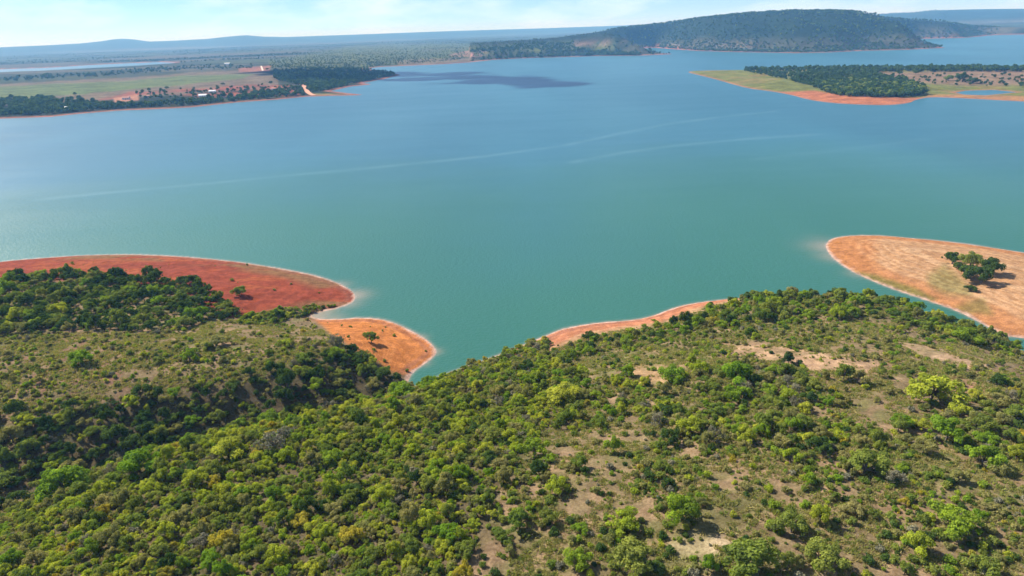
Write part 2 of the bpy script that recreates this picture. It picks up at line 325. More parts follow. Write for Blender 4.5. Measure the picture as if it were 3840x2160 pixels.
# ------------------------------------------------------------------ ground sheets
def blend(c, col, w): return c * (1 - w[:, None]) + np.array(col) * w[:, None]
def zone(px, py, poly, soft=14.0, wob=0.0, s=0):
    if wob:
        px = px + (fbm(px / 30, py / 18, 3, s) - 0.5) * wob * 2; py = py + (fbm(px / 30, py / 18, 3, s + 5) - 0.5) * wob
    return ss(-soft, soft, sdf(px, py, poly))
def build_near():
    st = 1.1; X = np.arange(-345, 345, st); Y = np.arange(-125, 425, st)
    xx, yy = np.meshgrid(X, Y); x = xx.ravel(); y = yy.ravel(); d = sdf(x, y, P_NEAR); z = h_near(x, y, d)
    f = grid_faces(len(X), len(Y)); f = f[(d[f] > -22).any(1)]
    co, f, u = compact(np.stack([x, y, z], -1), f); x, y, z, d = co[:, 0], co[:, 1], co[:, 2], d[u]
    px, py = proj(x, y, z); n = fbm(x / 11, y / 11, 4, 2); n2 = fbm(x / 3.2, y / 3.2, 3, 12)
    c = np.tile(np.array([0.265, 0.195, 0.100]), (len(x), 1))                              # dry grass and thin brown soil
    c = blend(c, (0.215, 0.19, 0.075), ss(0.45, 0.64, n)); c = blend(c, (0.385, 0.255, 0.145), ss(0.52, 0.66, n2) * 0.8)
    c = blend(c, (0.30, 0.17, 0.10), zone(px, py, [(60, 840), (240, 850), (330, 930), (300, 990), (60, 1010)], 30, 20, 3) * ss(0.42, 0.6, n2))
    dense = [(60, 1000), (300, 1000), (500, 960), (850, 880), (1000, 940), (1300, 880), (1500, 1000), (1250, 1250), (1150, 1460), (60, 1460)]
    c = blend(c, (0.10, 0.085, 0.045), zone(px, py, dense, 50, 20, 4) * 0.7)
    w_red = zone(px, py, [(-400, 600), (960, 600), (930, 775), (860, 779), (700, 775), (610, 795), (560, 800), (500, 760), (400, 720), (126, 705), (-400, 740)], 6, 4, 5)
    w_red2 = zone(px, py, [(560, 800), (640, 790), (900, 770), (780, 810), (640, 812)], 6, 4, 5)
    rc = np.array([0.315, 0.070, 0.034])[None] * (0.82 + 0.36 * fbm(x / 16, y / 5, 4, 41))[:, None]
    c = c * (1 - w_red[:, None]) + rc * w_red[:, None]
    c = blend(c, (0.41, 0.11, 0.040), w_red * ss(0.52, 0.66, fbm(x / 22, y / 7, 4, 44)) * 0.75)
    c = blend(c, (0.25, 0.15, 0.065), w_red * ss(0.50, 0.64, fbm(x / 30, y / 9, 3, 46)) * ss(16, 6, d) * 0.8)
    w_or = zone(px, py, [(790, 800), (900, 795), (1000, 800), (1110, 880), (1040, 945), (985, 935), (955, 912), (895, 878), (835, 842)], 6, 5, 6)
    oc = np.array([0.58, 0.205, 0.055])[None] * (0.82 + 0.36 * fbm(x / 7, y / 3, 4, 51))[:, None]
    c = c * (1 - w_or[:, None]) + oc * w_or[:, None]
    w_bch = ss(17, 9, d) * (px > 1180) * (py < 900)
    bc = np.array([0.54, 0.215, 0.105])[None] * (0.85 + 0.3 * fbm(x / 4, y / 4, 4, 53))[:, None]
    c = c * (1 - w_bch[:, None]) + bc * w_bch[:, None]
    c = blend(c, (0.52, 0.34, 0.17), w_bch * ss(8, 13, d + 5 * (n2 - 0.5)))
    for k, (poly, col) in enumerate([([(1580, 925), (1650, 915), (1720, 930), (1700, 965), (1620, 970), (1580, 950)], (0.52, 0.33, 0.17)),
                        ([(1840, 870), (1960, 868), (2100, 890), (2220, 915), (2190, 945), (2050, 935), (1900, 905), (1840, 890)], (0.56, 0.36, 0.21)),
                        ([(2230, 850), (2330, 865), (2449, 905), (2500, 940), (2440, 935), (2330, 905), (2240, 885)], (0.55, 0.37, 0.22)),
                        ([(2380, 955), (2449, 960), (2500, 1010), (2430, 1015), (2390, 985)], (0.50, 0.27, 0.16)),
                        ([(1690, 1375), (1740, 1345), (1830, 1352), (1850, 1370), (1790, 1402), (1700, 1395)], (0.68, 0.52, 0.31)),
                        ([(2040, 1385), (2075, 1390), (2110, 1449), (2100, 1500), (2050, 1470)], (0.66, 0.48, 0.29)),
                        ([(1240, 1270), (1320, 1260), (1400, 1290), (1420, 1350), (1330, 1340)], (0.36, 0.235, 0.13)),
                        ([(1560, 1180), (1700, 1190), (1720, 1280), (1600, 1260)], (0.33, 0.225, 0.12)),
                        ([(2180, 1190), (2300, 1230), (2330, 1320), (2230, 1300)], (0.36, 0.235, 0.13))]):
        w = zone(px, py, poly, 16, 16, 60 + k) * (0.45 + 0.55 * ss(0.36, 0.56, n2))
        c = blend(c, col, w)
    c = blend(c, (0.66, 0.44, 0.34), ss(1.1, 0.2, d + (n2 - 0.5) * 1.6))                   # pale washed rim at the waterline
    c = blend(c, (0.30, 0.12, 0.075), ss(1.2, 2.2, d) * ss(4.5, 3.0, d) * 0.55)             # damp band above it
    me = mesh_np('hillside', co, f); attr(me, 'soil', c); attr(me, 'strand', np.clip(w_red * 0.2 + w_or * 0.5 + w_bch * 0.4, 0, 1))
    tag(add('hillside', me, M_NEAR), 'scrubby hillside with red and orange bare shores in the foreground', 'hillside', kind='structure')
def build_bar():
    st = 1.2; X = np.arange(110, 470, st); Y = np.arange(150, 380, st)
    xx, yy = np.meshgrid(X, Y); x = xx.ravel(); y = yy.ravel(); d = sdf(x, y, P_BAR); z = h_bar(x, y, d)
    f = grid_faces(len(X), len(Y)); f = f[(d[f] > -25).any(1)]
    co, f, u = compact(np.stack([x, y, z], -1), f); x, y, z, d = co[:, 0], co[:, 1], co[:, 2], d[u]
    px, py = proj(x, y, z); n2 = fbm(x / 3.5, y / 3.5, 3, 12)
    c = np.array([0.52, 0.285, 0.135])[None] * (0.85 + 0.3 * fbm(x / 9, y / 9, 4, 71))[:, None]
    c = blend(c, (0.53, 0.225, 0.085), ss(16, 5, d + 8 * (fbm(x / 15, y / 15, 3, 72) - 0.5)) * 0.8)
    c = blend(c, (0.50, 0.21, 0.075), zone(px, py, [(2090, 590), (2200, 585), (2210, 650), (2180, 700), (2090, 650)], 30, 18, 6) * 0.9)
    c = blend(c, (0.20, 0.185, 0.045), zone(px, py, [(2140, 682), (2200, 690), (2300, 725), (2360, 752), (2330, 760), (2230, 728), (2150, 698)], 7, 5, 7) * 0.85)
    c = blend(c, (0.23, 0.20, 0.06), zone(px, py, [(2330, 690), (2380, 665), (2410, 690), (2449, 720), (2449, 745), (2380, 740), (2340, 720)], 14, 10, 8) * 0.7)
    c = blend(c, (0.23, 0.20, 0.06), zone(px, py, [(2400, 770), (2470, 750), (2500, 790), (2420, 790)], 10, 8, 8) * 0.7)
    c = blend(c, (0.66, 0.44, 0.34), ss(1.3, 0.2, d + (n2 - 0.5) * 1.6))
    me = mesh_np('sandbank', co, f); attr(me, 'soil', c); attr(me, 'strand', 0.65 * ss(5, 14, d))
    tag(add('sandbank', me, M_NEAR), 'rounded tan and orange sandbank reaching into the lake at right', 'sandbank', kind='structure')
def build_isl():
    st = 5.0; mn = P_ISL.min(0) - 60; mxx = P_ISL.max(0) + 60; mxx = np.minimum(mxx, (1900, 2600))
    X = np.arange(mn[0], mxx[0], st); Y = np.arange(mn[1], mxx[1], st)
    xx, yy = np.meshgrid(X, Y); x = xx.ravel(); y = yy.ravel(); d = np.minimum(sdf(x, y, P_ISL), -sdf(x, y, P_POOL)); z = h_isl(x, y, d)
    f = grid_faces(len(X), len(Y)); f = f[(d[f] > -30).any(1)]
    co, f, u = compact(np.stack([x, y, z], -1), f); x, y, z, d = co[:, 0], co[:, 1], co[:, 2], d[u]
    px, py = proj(x, y, z); n = fbm(x / 40, y / 40, 4, 2)
    c = np.tile(np.array([0.20, 0.215, 0.05]), (len(x), 1)) * (0.8 + 0.4 * n)[:, None]
    c = blend(c, (0.27, 0.22, 0.07), ss(0.5, 0.62, n))
    c = blend(c, (0.30, 0.19, 0.13), zone(px, py, [(2200, 182), (2449, 176), (2900, 176), (2900, 215), (2449, 215), (2350, 212), (2250, 200)], 5, 6, 3) * 0.85)
    c = blend(c, (0.50, 0.185, 0.085), zone(px, py, [(1960, 232), (2050, 228), (2130, 240), (2330, 246), (2320, 275), (2100, 275), (1970, 245)], 3, 3, 4))
    c = blend(c, (0.46, 0.22, 0.10), zone(px, py, [(2330, 238), (2449, 238), (2800, 250), (2800, 285), (2330, 255)], 3, 3, 4) * 0.8)
    c = blend(c, (0.46, 0.20, 0.12), ss(9, 3, d) * 0.7)
    me = mesh_np('island', co, f); attr(me, 'soil', c); attr(me, 'strand', np.zeros(len(x)))
    tag(add('island', me, M_ISL), 'low wooded island with yellow green grass point and orange bank', 'island', kind='structure')
def build_far():
    az = np.radians(np.arange(-62, 62.01, 0.16)); r = [560.0]
    while r[-1] < 3600: r.append(r[-1] * 1.0085)
    while r[-1] < 17000: r.append(r[-1] * 1.012)
    r = np.array(r); A, Rr = np.meshgrid(az, r); x = (Rr * np.sin(A)).ravel(); y = (Rr * np.cos(A)).ravel()
    d = np.minimum(sdf(x, y, P_FAR), -sdf(x, y, P_POND)); z = h_far(x, y, d)
    f = grid_faces(len(az), len(r)); f = f[(d[f] > -60).any(1)]
    co, f, u = compact(np.stack([x, y, z], -1), f); x, y, z, d = co[:, 0], co[:, 1], co[:, 2], d[u]
    px, py = proj(x, y, z); rr = np.hypot(x, y); n = fbm(x / 130, y / 130, 5, 2); fld = fbm(x / 1900, y / 420, 3, 15); nf = fbm(x / 420, y / 260, 4, 18)
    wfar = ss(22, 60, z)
    c = np.tile(np.array([0.026, 0.040, 0.015]), (len(x), 1)) * (0.7 + 0.6 * n)[:, None]                    # scrub and woodland floor, darkened to match the self-shaded trees
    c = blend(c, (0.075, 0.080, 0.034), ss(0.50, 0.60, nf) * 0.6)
    c = blend(c, (0.20, 0.17, 0.11), ss(0.56, 0.60, fld) * ss(2000, 2900, rr) * (1 - wfar) * 0.5)
    c = blend(c, (0.12, 0.155, 0.055), ss(0.43, 0.39, fld) * ss(2000, 2900, rr) * (1 - wfar) * 0.45)
    c = blend(c, (0.125, 0.150, 0.042), zone(px, py, [(680, 150), (900, 115), (1300, 105), (1550, 98), (1550, 125), (1250, 135), (1120, 155), (960, 165), (930, 172), (680, 172)], 5, 8, 3) * (0.55 + 0.45 * ss(0.35, 0.6, n)))
    c = blend(c, (0.25, 0.19, 0.12), zone(px, py, [(1000, 152), (1140, 145), (1220, 150), (1120, 162), (1000, 168)], 3, 4, 3) * 0.7)
    c = blend(c, (0.45, 0.24, 0.19), zone(px, py, [(1128, 140), (1170, 128), (1215, 126), (1235, 136), (1200, 142), (1150, 144)], 2.5, 5, 4) * ss(0.4, 0.55, fbm(x / 25, y / 25, 3, 8)))
    c = blend(c, (0.33, 0.19, 0.13), zone(px, py, [(1440, 100), (1540, 84), (1600, 92), (1560, 115), (1440, 118)], 4, 6, 4) * ss(0.42, 0.6, n) * 0.8)
    c = blend(c, (0.20, 0.15, 0.09), zone(px, py, [(-200, 225), (126, 205), (400, 190), (480, 182), (640, 175), (700, 190), (700, 222), (560, 230), (126, 262), (-200, 270)], 3, 4, 5))
    c = blend(c, (0.135, 0.19, 0.05), zone(px, py, [(-200, 226), (126, 212), (330, 203), (470, 190), (640, 186), (610, 198), (450, 214), (260, 232), (126, 243), (-200, 255)], 3, 5, 6) * (0.7 + 0.3 * n))
    c = blend(c, (0.31, 0.105, 0.062), zone(px, py, [(250, 250), (330, 232), (520, 222), (620, 212), (740, 215), (760, 240), (600, 250), (300, 264)], 4, 6, 7) * ss(0.38, 0.58, n))
    c = blend(c, (0.50, 0.24, 0.14), zone(px, py, [(282, 246), (345, 238), (350, 252), (290, 258)], 2.5, 3, 8))
    c = blend(c, (0.40, 0.16, 0.10), zone(px, py, [(600, 172), (680, 165), (680, 180), (600, 182)], 2, 3, 8) * 0.8)
    c = blend(c, (0.30, 0.22, 0.07), zone(px, py, [(780, 236), (930, 236), (930, 243), (780, 243)], 2, 2, 8))
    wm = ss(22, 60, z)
    c = blend(c, (0.018, 0.034, 0.012), wm * 0.95); c = blend(c, (0.040, 0.056, 0.022), wm * ss(0.5, 0.66, fbm(x / 160, y / 300, 4, 77)) * 0.6)  # hill ground darkened to stand for the shaded sides of its trees
    c = blend(c, (0.24, 0.185, 0.13), zone(px, py, [(1680, 110), (1950, 108), (1950, 122), (1680, 122)], 3, 5, 4) * ss(0.45, 0.58, n) * 0.7)
    c = blend(c, (0.43, 0.17, 0.115), ss(13 + rr * 0.004, 4 + rr * 0.002, d) * (rr < 5000) * 0.9)          # bare red rim of the reservoir
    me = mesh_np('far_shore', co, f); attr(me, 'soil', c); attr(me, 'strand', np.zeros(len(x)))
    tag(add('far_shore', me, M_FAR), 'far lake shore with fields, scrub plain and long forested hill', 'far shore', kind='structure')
def build_water():
    az = np.radians(np.arange(-70, 70.01, 0.2)); r = [110.0]
    while r[-1] < 1500: r.append(r[-1] * 1.0075)
    while r[-1] < 17000: r.append(r[-1] * 1.04)
    r = np.array(r); A, Rr = np.meshgrid(az, r); x = (Rr * np.sin(A)).ravel(); y = (Rr * np.cos(A)).ravel()
    near = Rr.ravel() < 700; murk = np.zeros(len(x)); slick = np.zeros(len(x)); xn, yn = x[near], y[near]
    dn = np.minimum(-sdf(xn, yn, P_NEAR), -sdf(xn, yn, P_BAR)); px, py = proj(xn, yn, 0 * xn)
    w = 0.62 * np.exp(-np.maximum(dn, 0) / 0.45) * (0.5 + fbm(xn / 9, yn / 9, 3, 31))
    for (qx, qy, rad, k) in [(900, 742, 7, 0.75), (885, 765, 6, 0.5), (800, 794, 8, 0.9), (835, 794, 6, 0.6), (1095, 885, 3.0, 0.6), (1060, 848, 3, 0.5), (1070, 915, 2.5, 0.5), (2072, 620, 11, 0.6), (2085, 645, 8, 0.5), (2050, 600, 8, 0.25), (2150, 690, 5, 0.4), (860, 715, 5, 0.5)]:
        q = unproj(qx, qy, 0); e = np.exp(-(((xn - q[0]) ** 2 + (yn - q[1]) ** 2) / rad ** 2)); w = np.maximum(w, 0.6 * k * e * np.exp(-np.maximum(dn, 0) / (rad * 1.2)))
    murk[near] = np.clip(w, 0, 1)
    rr = Rr.ravel()
    for pts, wd, k in [([(100, 502), (300, 482), (520, 462), (760, 438), (1000, 416), (1230, 392), (1420, 366), (1560, 336), (1680, 312), (1800, 296), (1950, 280)], 3.2, 0.17), ([(1440, 408), (1560, 385), (1700, 366), (1900, 348), (2060, 338)], 3.6, 0.13), ([(1900, 400), (2100, 380), (2330, 350)], 4.0, 0.06)]:
        l = unproj(*np.array(pts, float).T, 0.0); dd = dist_line(x, y, l, False); slick += k * (0.65 + 0.6 * ss(0.3, 0.7, fbm(x / 25, y / 25, 3, 6))) * np.exp(-(dd / (wd * (0.6 + 1.3 * fbm(x / 40, y / 40, 2, 5)))) ** 2) * (rr < 1500)
    me = mesh_np('lake', np.stack([x, y, 0 * x], -1), grid_faces(len(az), len(r)))
    dn2 = np.minimum(-sdf(x, y, P_NEAR), -sdf(x, y, P_BAR)); attr(me, 'offshore', ss(25, 330, dn2 + 120 * (fbm(x / 130, y / 90, 3, 88) - 0.5)))
    attr(me, 'murk', murk); attr(me, 'slick', np.clip(slick, 0, 1))
    tag(add('lake', me, mat_water()), 'wide calm turquoise reservoir lake stretching to the far shore', 'lake', kind='structure')
build_near(); build_bar(); build_isl(); build_far(); build_water()
# ------------------------------------------------------------------ plant shapes (crown radius 1, base at z = 0)
def leaves_mesh(name, centers, radii, n, size, g, zsq=0.85, up=0.3):
    """many small bent leaf sprays on and inside a set of lobes"""
    k = g.choice(len(centers), n, p=(radii ** 2) / (radii ** 2).sum())
    d = g.normal(size=(n, 3)); d[:, 2] += up; d /= np.linalg.norm(d, axis=1)[:, None]
    rad = radii[k] * (0.55 + 0.5 * g.random(n) ** 0.5) * (1 + 0.12 * g.normal(size=n))
    p = centers[k] + d * rad[:, None] * np.array([1, 1, zsq])
    nrm = d * 1.0 + g.normal(size=(n, 3)) * 0.42 + np.array([0, 0, 0.2]); nrm /= np.linalg.norm(nrm, axis=1)[:, None]
    t = np.cross(nrm, g.normal(size=(n, 3))); t /= np.linalg.norm(t, axis=1)[:, None]; b = np.cross(nrm, t)
    s = size * (0.6 + 0.8 * g.random(n))[:, None]; a = (0.55 + 0.4 * g.random(n))[:, None]
    v = np.stack([p - t * s, p - b * s * a + nrm * s * 0.25, p + t * s, p + b * s * a + nrm * s * 0.25], 1)
    v[..., 2] = np.maximum(v[..., 2], 0.02)
    lob = g.random(len(centers))
    return v.reshape(-1, 3), np.arange(4 * n).reshape(n, 4), np.clip(0.62 * lob[k] + 0.45 * g.random(n) - 0.03, 0, 1)
def tube(p0, p1, r0, r1, n=5):
    p0 = np.array(p0, float); p1 = np.array(p1, float); d = p1 - p0; d /= np.linalg.norm(d)
    a = np.cross(d, [0.3, 0.9, 0.1]); a /= np.linalg.norm(a); b = np.cross(d, a); t = np.arange(n) * 2 * math.pi / n
    ring = np.cos(t)[:, None] * a + np.sin(t)[:, None] * b
    v = np.vstack([p0 + ring * r0, p1 + ring * r1]); i = np.arange(n); j = (i + 1) % n
    return v, np.stack([i, j, j + n, i + n], -1)
def join(parts):
    V, F, o = [], [], 0
    for v, f in parts: V.append(v); F.append(f + o); o += len(v)
    return np.vstack(V), np.vstack(F)
def make_tree(i, n=2600, size=0.054, bare=False):
    g = np.random.default_rng(100 + i); nl = int(g.integers(17, 27)); c = []
    for q in range(nl):
        a = 2 * math.pi * (q * 0.618 + g.random() * 0.3); rr = 0.84 * ((q + 0.5) / nl) ** 0.5 * (0.6 + 0.6 * g.random())
        c.append((rr * math.cos(a), rr * math.sin(a), 0.40 + (0.95 - 0.6 * rr) * (0.25 + 0.75 * g.random())))
    c = np.array(c); rad = 0.09 + 0.24 * g.random(nl) ** 1.3
    leaf = leaves_mesh('crown', c, rad, n, size, g)
    th = 0.36; lean = g.normal(size=2) * 0.08
    top = (lean[0], lean[1], th); tr = [tube((0, 0, -0.1), (lean[0] * 0.5, lean[1] * 0.5, th * 0.5), 0.075, 0.058), tube((lean[0] * 0.5, lean[1] * 0.5, th * 0.5), top, 0.058, 0.048)]
    for q in range(nl):
        e = c[q]; md = (np.array(top) * 0.5 + e * 0.5) + np.array([0, 0, -0.06]); tr += [tube(top, md, 0.034, 0.022, 4), tube(md, e, 0.022, 0.008, 4)]
        if bare:
            for _ in range(6):
                e2 = e + g.normal(size=3) * 0.22; tr.append(tube(e, e2, 0.010, 0.004, 3))
    return leaf, join([x for x in tr if x[1].shape[1] == 4])
def make_shrub(i, n=420, size=0.13):
    g = np.random.default_rng(300 + i); nl = int(g.integers(4, 7)); c = []
    for q in range(nl):
        a = 2 * math.pi * (q + g.random() * 0.8) / nl; rr = 0.5 * g.random() ** 0.5
        c.append((rr * math.cos(a), rr * math.sin(a), 0.35 + 0.4 * g.random()))
    c = np.array(c); rad = 0.32 + 0.22 * g.random(nl)
    leaf = leaves_mesh('shrub', c, rad, n, size, g, 0.9)
    return leaf, join([tube((0, 0, -0.1), e, 0.035, 0.012, 4) for e in c])
def make_far(i, n=110, size=0.30):
    g = np.random.default_rng(500 + i); nl = int(g.integers(4, 7)); c = []
    for q in range(nl):
        a = 2 * math.pi * (q + g.random() * 0.7) / nl; rr = 0.5 * g.random() ** 0.5
        c.append((rr * math.cos(a), rr * math.sin(a), 0.75 + 0.5 * g.random()))
    c = np.array(c); rad = 0.34 + 0.22 * g.random(nl)
    leaf = leaves_mesh('far', c, rad, n, size, g, 1.0)
    return leaf, tube((0, 0, -0.3), (0, 0, 0.8), 0.08, 0.05, 4)
def make_tuft(i):
    g = np.random.default_rng(700 + i); n = 26; a = g.random(n) * 2 * math.pi; rr = 0.75 * g.random(n) ** 0.5; h = 0.45 + 0.6 * g.random(n); w = 0.07 + 0.07 * g.random(n)
    bx = rr * np.cos(a); by = rr * np.sin(a); o = g.normal(size=(n, 2)) * 0.28; t = g.random(n) * math.pi
    v = np.stack([np.stack([bx - w * np.cos(t), by - w * np.sin(t), 0 * h - 0.05], -1), np.stack([bx + w * np.cos(t), by + w * np.sin(t), 0 * h - 0.05], -1),
                  np.stack([bx + o[:, 0] + 0.4 * w * np.cos(t), by + o[:, 1] + 0.4 * w * np.sin(t), h], -1), np.stack([bx + o[:, 0] - 0.4 * w * np.cos(t), by + o[:, 1] - 0.4 * w * np.sin(t), h], -1)], 1)
    return v.reshape(-1, 3), np.arange(4 * n).reshape(n, 4), g.random(n)
def leaf_mesh_data(name, L, mat, wood=None):
    v, f, lv = L
    if wood is not None:
        wv, wf = wood; nf = len(f); f = np.vstack([f, wf + len(v)]); v = np.vstack([v, wv]); lv = np.concatenate([lv, np.full(len(wf), 0.5)])
    me = mesh_np(name, v, f, False); attr(me, 'leafvar', lv, 'FACE'); me.materials.append(mat)
    if wood is not None:
        me.materials.append(M_BARK); mi = np.zeros(len(f), np.int32); mi[nf:] = 1; me.polygons.foreach_set('material_index', mi)
    return me
COLOURS = ['golden', 'yellow green', 'bright green', 'mid green', 'dark green', 'olive', 'grey']
TREE_SHAPES = [make_tree(i) for i in range(6)]; BARE_SHAPES = [make_tree(20 + i, 700, 0.05, True) for i in range(2)]
SHRUB_SHAPES = [make_shrub(i) for i in range(5)]; FAR_SHAPES = [make_far(i) for i in range(5)]
CROWN, TRUNK, TREE1, SHRUB1 = {}, {}, {}, {}
for ci, cname in enumerate(COLOURS):
    for i in range(6):
        L, Wd = BARE_SHAPES[i % 2] if cname == 'grey' else TREE_SHAPES[i]
        CROWN[ci, i] = leaf_mesh_data('crown', L, LEAF[cname]); TREE1[ci, i] = leaf_mesh_data('tree', L, LEAF[cname], Wd)
        if (ci == 0) or cname == 'grey':
            TRUNK[ci, i] = mesh_np('trunk', *Wd); TRUNK[ci, i].materials.append(M_BARK)
        else: TRUNK[ci, i] = TRUNK[0, i]
    for i in range(5): SHRUB1[ci, i] = leaf_mesh_data('shrub', SHRUB_SHAPES[i][0], LEAF[cname], SHRUB_SHAPES[i][1])

def scatter(name, pts, rot, scl, idx, meshes, label, cat):
    """one uncountable mass: geometry-node instances of small plant meshes on points"""
    if not len(pts): return
    coll = bpy.data.collections.new(name + '_sources')
    for i, me in enumerate(meshes):
        coll.objects.link(bpy.data.objects.new('%s_source_%03d' % (name, i), me))
    me = bpy.data.meshes.new(name); me.vertices.add(len(pts)); me.vertices.foreach_set('co', np.asarray(pts, np.float32).ravel())
    a = me.attributes.new('rot', 'FLOAT_VECTOR', 'POINT'); v = np.zeros((len(pts), 3), np.float32); v[:, 2] = rot; a.data.foreach_set('vector', v.ravel())
    a = me.attributes.new('scl', 'FLOAT_VECTOR', 'POINT'); a.data.foreach_set('vector', np.asarray(scl, np.float32).ravel())
    a = me.attributes.new('pick', 'INT', 'POINT'); a.data.foreach_set('value', np.asarray(idx, np.int32))
    o = add(name, me); ng = bpy.data.node_groups.new(name, 'GeometryNodeTree')
    ng.interface.new_socket('Geometry', in_out='INPUT', socket_type='NodeSocketGeometry'); ng.interface.new_socket('Geometry', in_out='OUTPUT', socket_type='NodeSocketGeometry')
    N = ng.nodes; Lk = ng.links; gi = N.new('NodeGroupInput'); go = N.new('NodeGroupOutput')
    m2p = N.new('GeometryNodeMeshToPoints'); inst = N.new('GeometryNodeInstanceOnPoints'); ci = N.new('GeometryNodeCollectionInfo')
    ci.inputs['Collection'].default_value = coll; ci.inputs['Separate Children'].default_value = True; ci.inputs['Reset Children'].default_value = True
    def na(n, t):
        q = N.new('GeometryNodeInputNamedAttribute'); q.data_type = t; q.inputs['Name'].default_value = n; return q.outputs['Attribute']
    Lk.new(gi.outputs[0], m2p.inputs['Mesh']); Lk.new(m2p.outputs[0], inst.inputs['Points']); Lk.new(ci.outputs[0], inst.inputs['Instance'])
    inst.inputs['Pick Instance'].default_value = True; Lk.new(na('pick', 'INT'), inst.inputs['Instance Index'])
    Lk.new(na('rot', 'FLOAT_VECTOR'), inst.inputs['Rotation']); Lk.new(na('scl', 'FLOAT_VECTOR'), inst.inputs['Scale'])
    Lk.new(inst.outputs[0], go.inputs[0])
    md = o.modifiers.new('scatter', 'NODES'); md.node_group = ng
    return tag(o, label, cat, kind='stuff')

# ------------------------------------------------------------------ where the plants of the near hills stand
# zone: polygon in picture notes, trees per m2, shrubs per m2, crown radius range, colour weights (golden, yellow green, bright, mid, dark, olive, grey)
ZONES = [
    ('red', [(-400, 600), (960, 600), (930, 775), (865, 766), (700, 778), (610, 795), (590, 765), (560, 745), (500, 718), (420, 703), (330, 697), (230, 688), (126, 692), (-400, 720)], 0, 0.004, (1, 1), (0, 0, 0, 1, 0, 0, 0)),
    ('strip', [(600, 792), (700, 775), (800, 766), (868, 757), (868, 764), (790, 785), (755, 800), (700, 815), (600, 815)], 0.28, 0.9, (0.9, 1.7), (0, .15, .2, .4, .2, .05, 0)),
    ('orange', [(775, 795), (880, 790), (1000, 800), (1115, 880), (1050, 940), (990, 945), (955, 918), (893, 885), (830, 850)], 0, 0.014, (1, 1), (0, 0, 0, 1, 0, 0, 0)),
    ('wood', [(-250, 690), (126, 692), (230, 688), (330, 697), (420, 703), (500, 718), (560, 745), (590, 765), (600, 800), (400, 835), (126, 838), (-250, 850)], 0.17, 0.10, (1.5, 3.0), (0, .01, .07, .32, .57, .03, 0)),
    ('gully', [(-250, 1060), (126, 1035), (300, 1010), (500, 970), (700, 930), (850, 875), (940, 880), (995, 925), (1020, 960), (900, 1010), (640, 1060), (350, 1142), (126, 1240), (-250, 1380)], 0.20, 0.15, (1.5, 3.0), (0, .04, .07, .22, .47, .15, .05)),  # extra dark green share puts part of the gully shade into leaf colour
    ('leftgrass', [(-250, 830), (400, 832), (600, 808), (800, 806), (950, 880), (850, 880), (500, 970), (300, 1010), (126, 1035), (-250, 1060)], 0.008, 0.30, (0.9, 1.6), (.02, .16, .12, .20, .03, .40, .07)),
    ('nearleft', [(-250, 1380), (126, 1240), (350, 1142), (640, 1060), (900, 1010), (1020, 945), (1110, 905), (1300, 850), (1400, 870), (1480, 960), (1400, 1060), (1300, 1160), (1220, 1280), (1180, 1449), (1180, 1600), (-250, 1600)], 0.36, 1.0, (0.75, 2.0), (.035, .33, .14, .25, .03, .175, .04)),
    ('crest', [(1300, 878), (1400, 848), (1600, 818), (1700, 800), (1850, 750), (2000, 735), (2200, 735), (2350, 760), (2560, 830), (2560, 895), (2350, 838), (2200, 802), (2000, 806), (1850, 825), (1700, 850), (1500, 890), (1400, 920)], 0.14, 0.25, (1.1, 2.2), (.01, .16, .24, .33, .14, .12, 0)),
    ('midgrass', [(1500, 890), (1700, 850), (1850, 825), (2000, 806), (2200, 802), (2350, 838), (2700, 930), (2700, 1000), (2449, 960), (2250, 950), (2000, 930), (1850, 920), (1700, 930), (1480, 960)], 0.012, 0.45, (0.9, 1.7), (0, .12, .16, .26, .08, .34, .04)),
    ('midscrub', [(1480, 960), (1700, 930), (1850, 920), (2000, 930), (2250, 950), (2449, 960), (2700, 1000), (2700, 1120), (2300, 1090), (2050, 1120), (1800, 1130), (1600, 1090), (1450, 1100), (1350, 1110), (1400, 1060)], 0.085, 0.40, (1.1, 2.2), (.02, .14, .15, .34, .07, .24, .04)),
    ('lowscrub', [(1350, 1110), (1600, 1090), (1800, 1130), (2050, 1120), (2300, 1090), (2700, 1120), (2700, 1700), (1180, 1700), (1180, 1449), (1220, 1280), (1300, 1160)], 0.020, 0.60, (1.0, 1.9), (.02, .10, .13, .34, .10, .26, .05)),
]
SANDY = [[(1580, 925), (1650, 915), (1720, 930), (1700, 965), (1620, 970)], [(1850, 875), (1960, 872), (2100, 893), (2200, 920), (2180, 940), (2050, 930), (1900, 900)], [(2240, 856), (2330, 870), (2449, 910), (2440, 930), (2330, 900)], [(2385, 958), (2449, 965), (2449, 1010), (2395, 985)],
         [(1695, 1372), (1740, 1348), (1830, 1355), (1845, 1370), (1790, 1400), (1700, 1392)], [(2045, 1390), (2075, 1395), (2110, 1449), (2060, 1460)]]
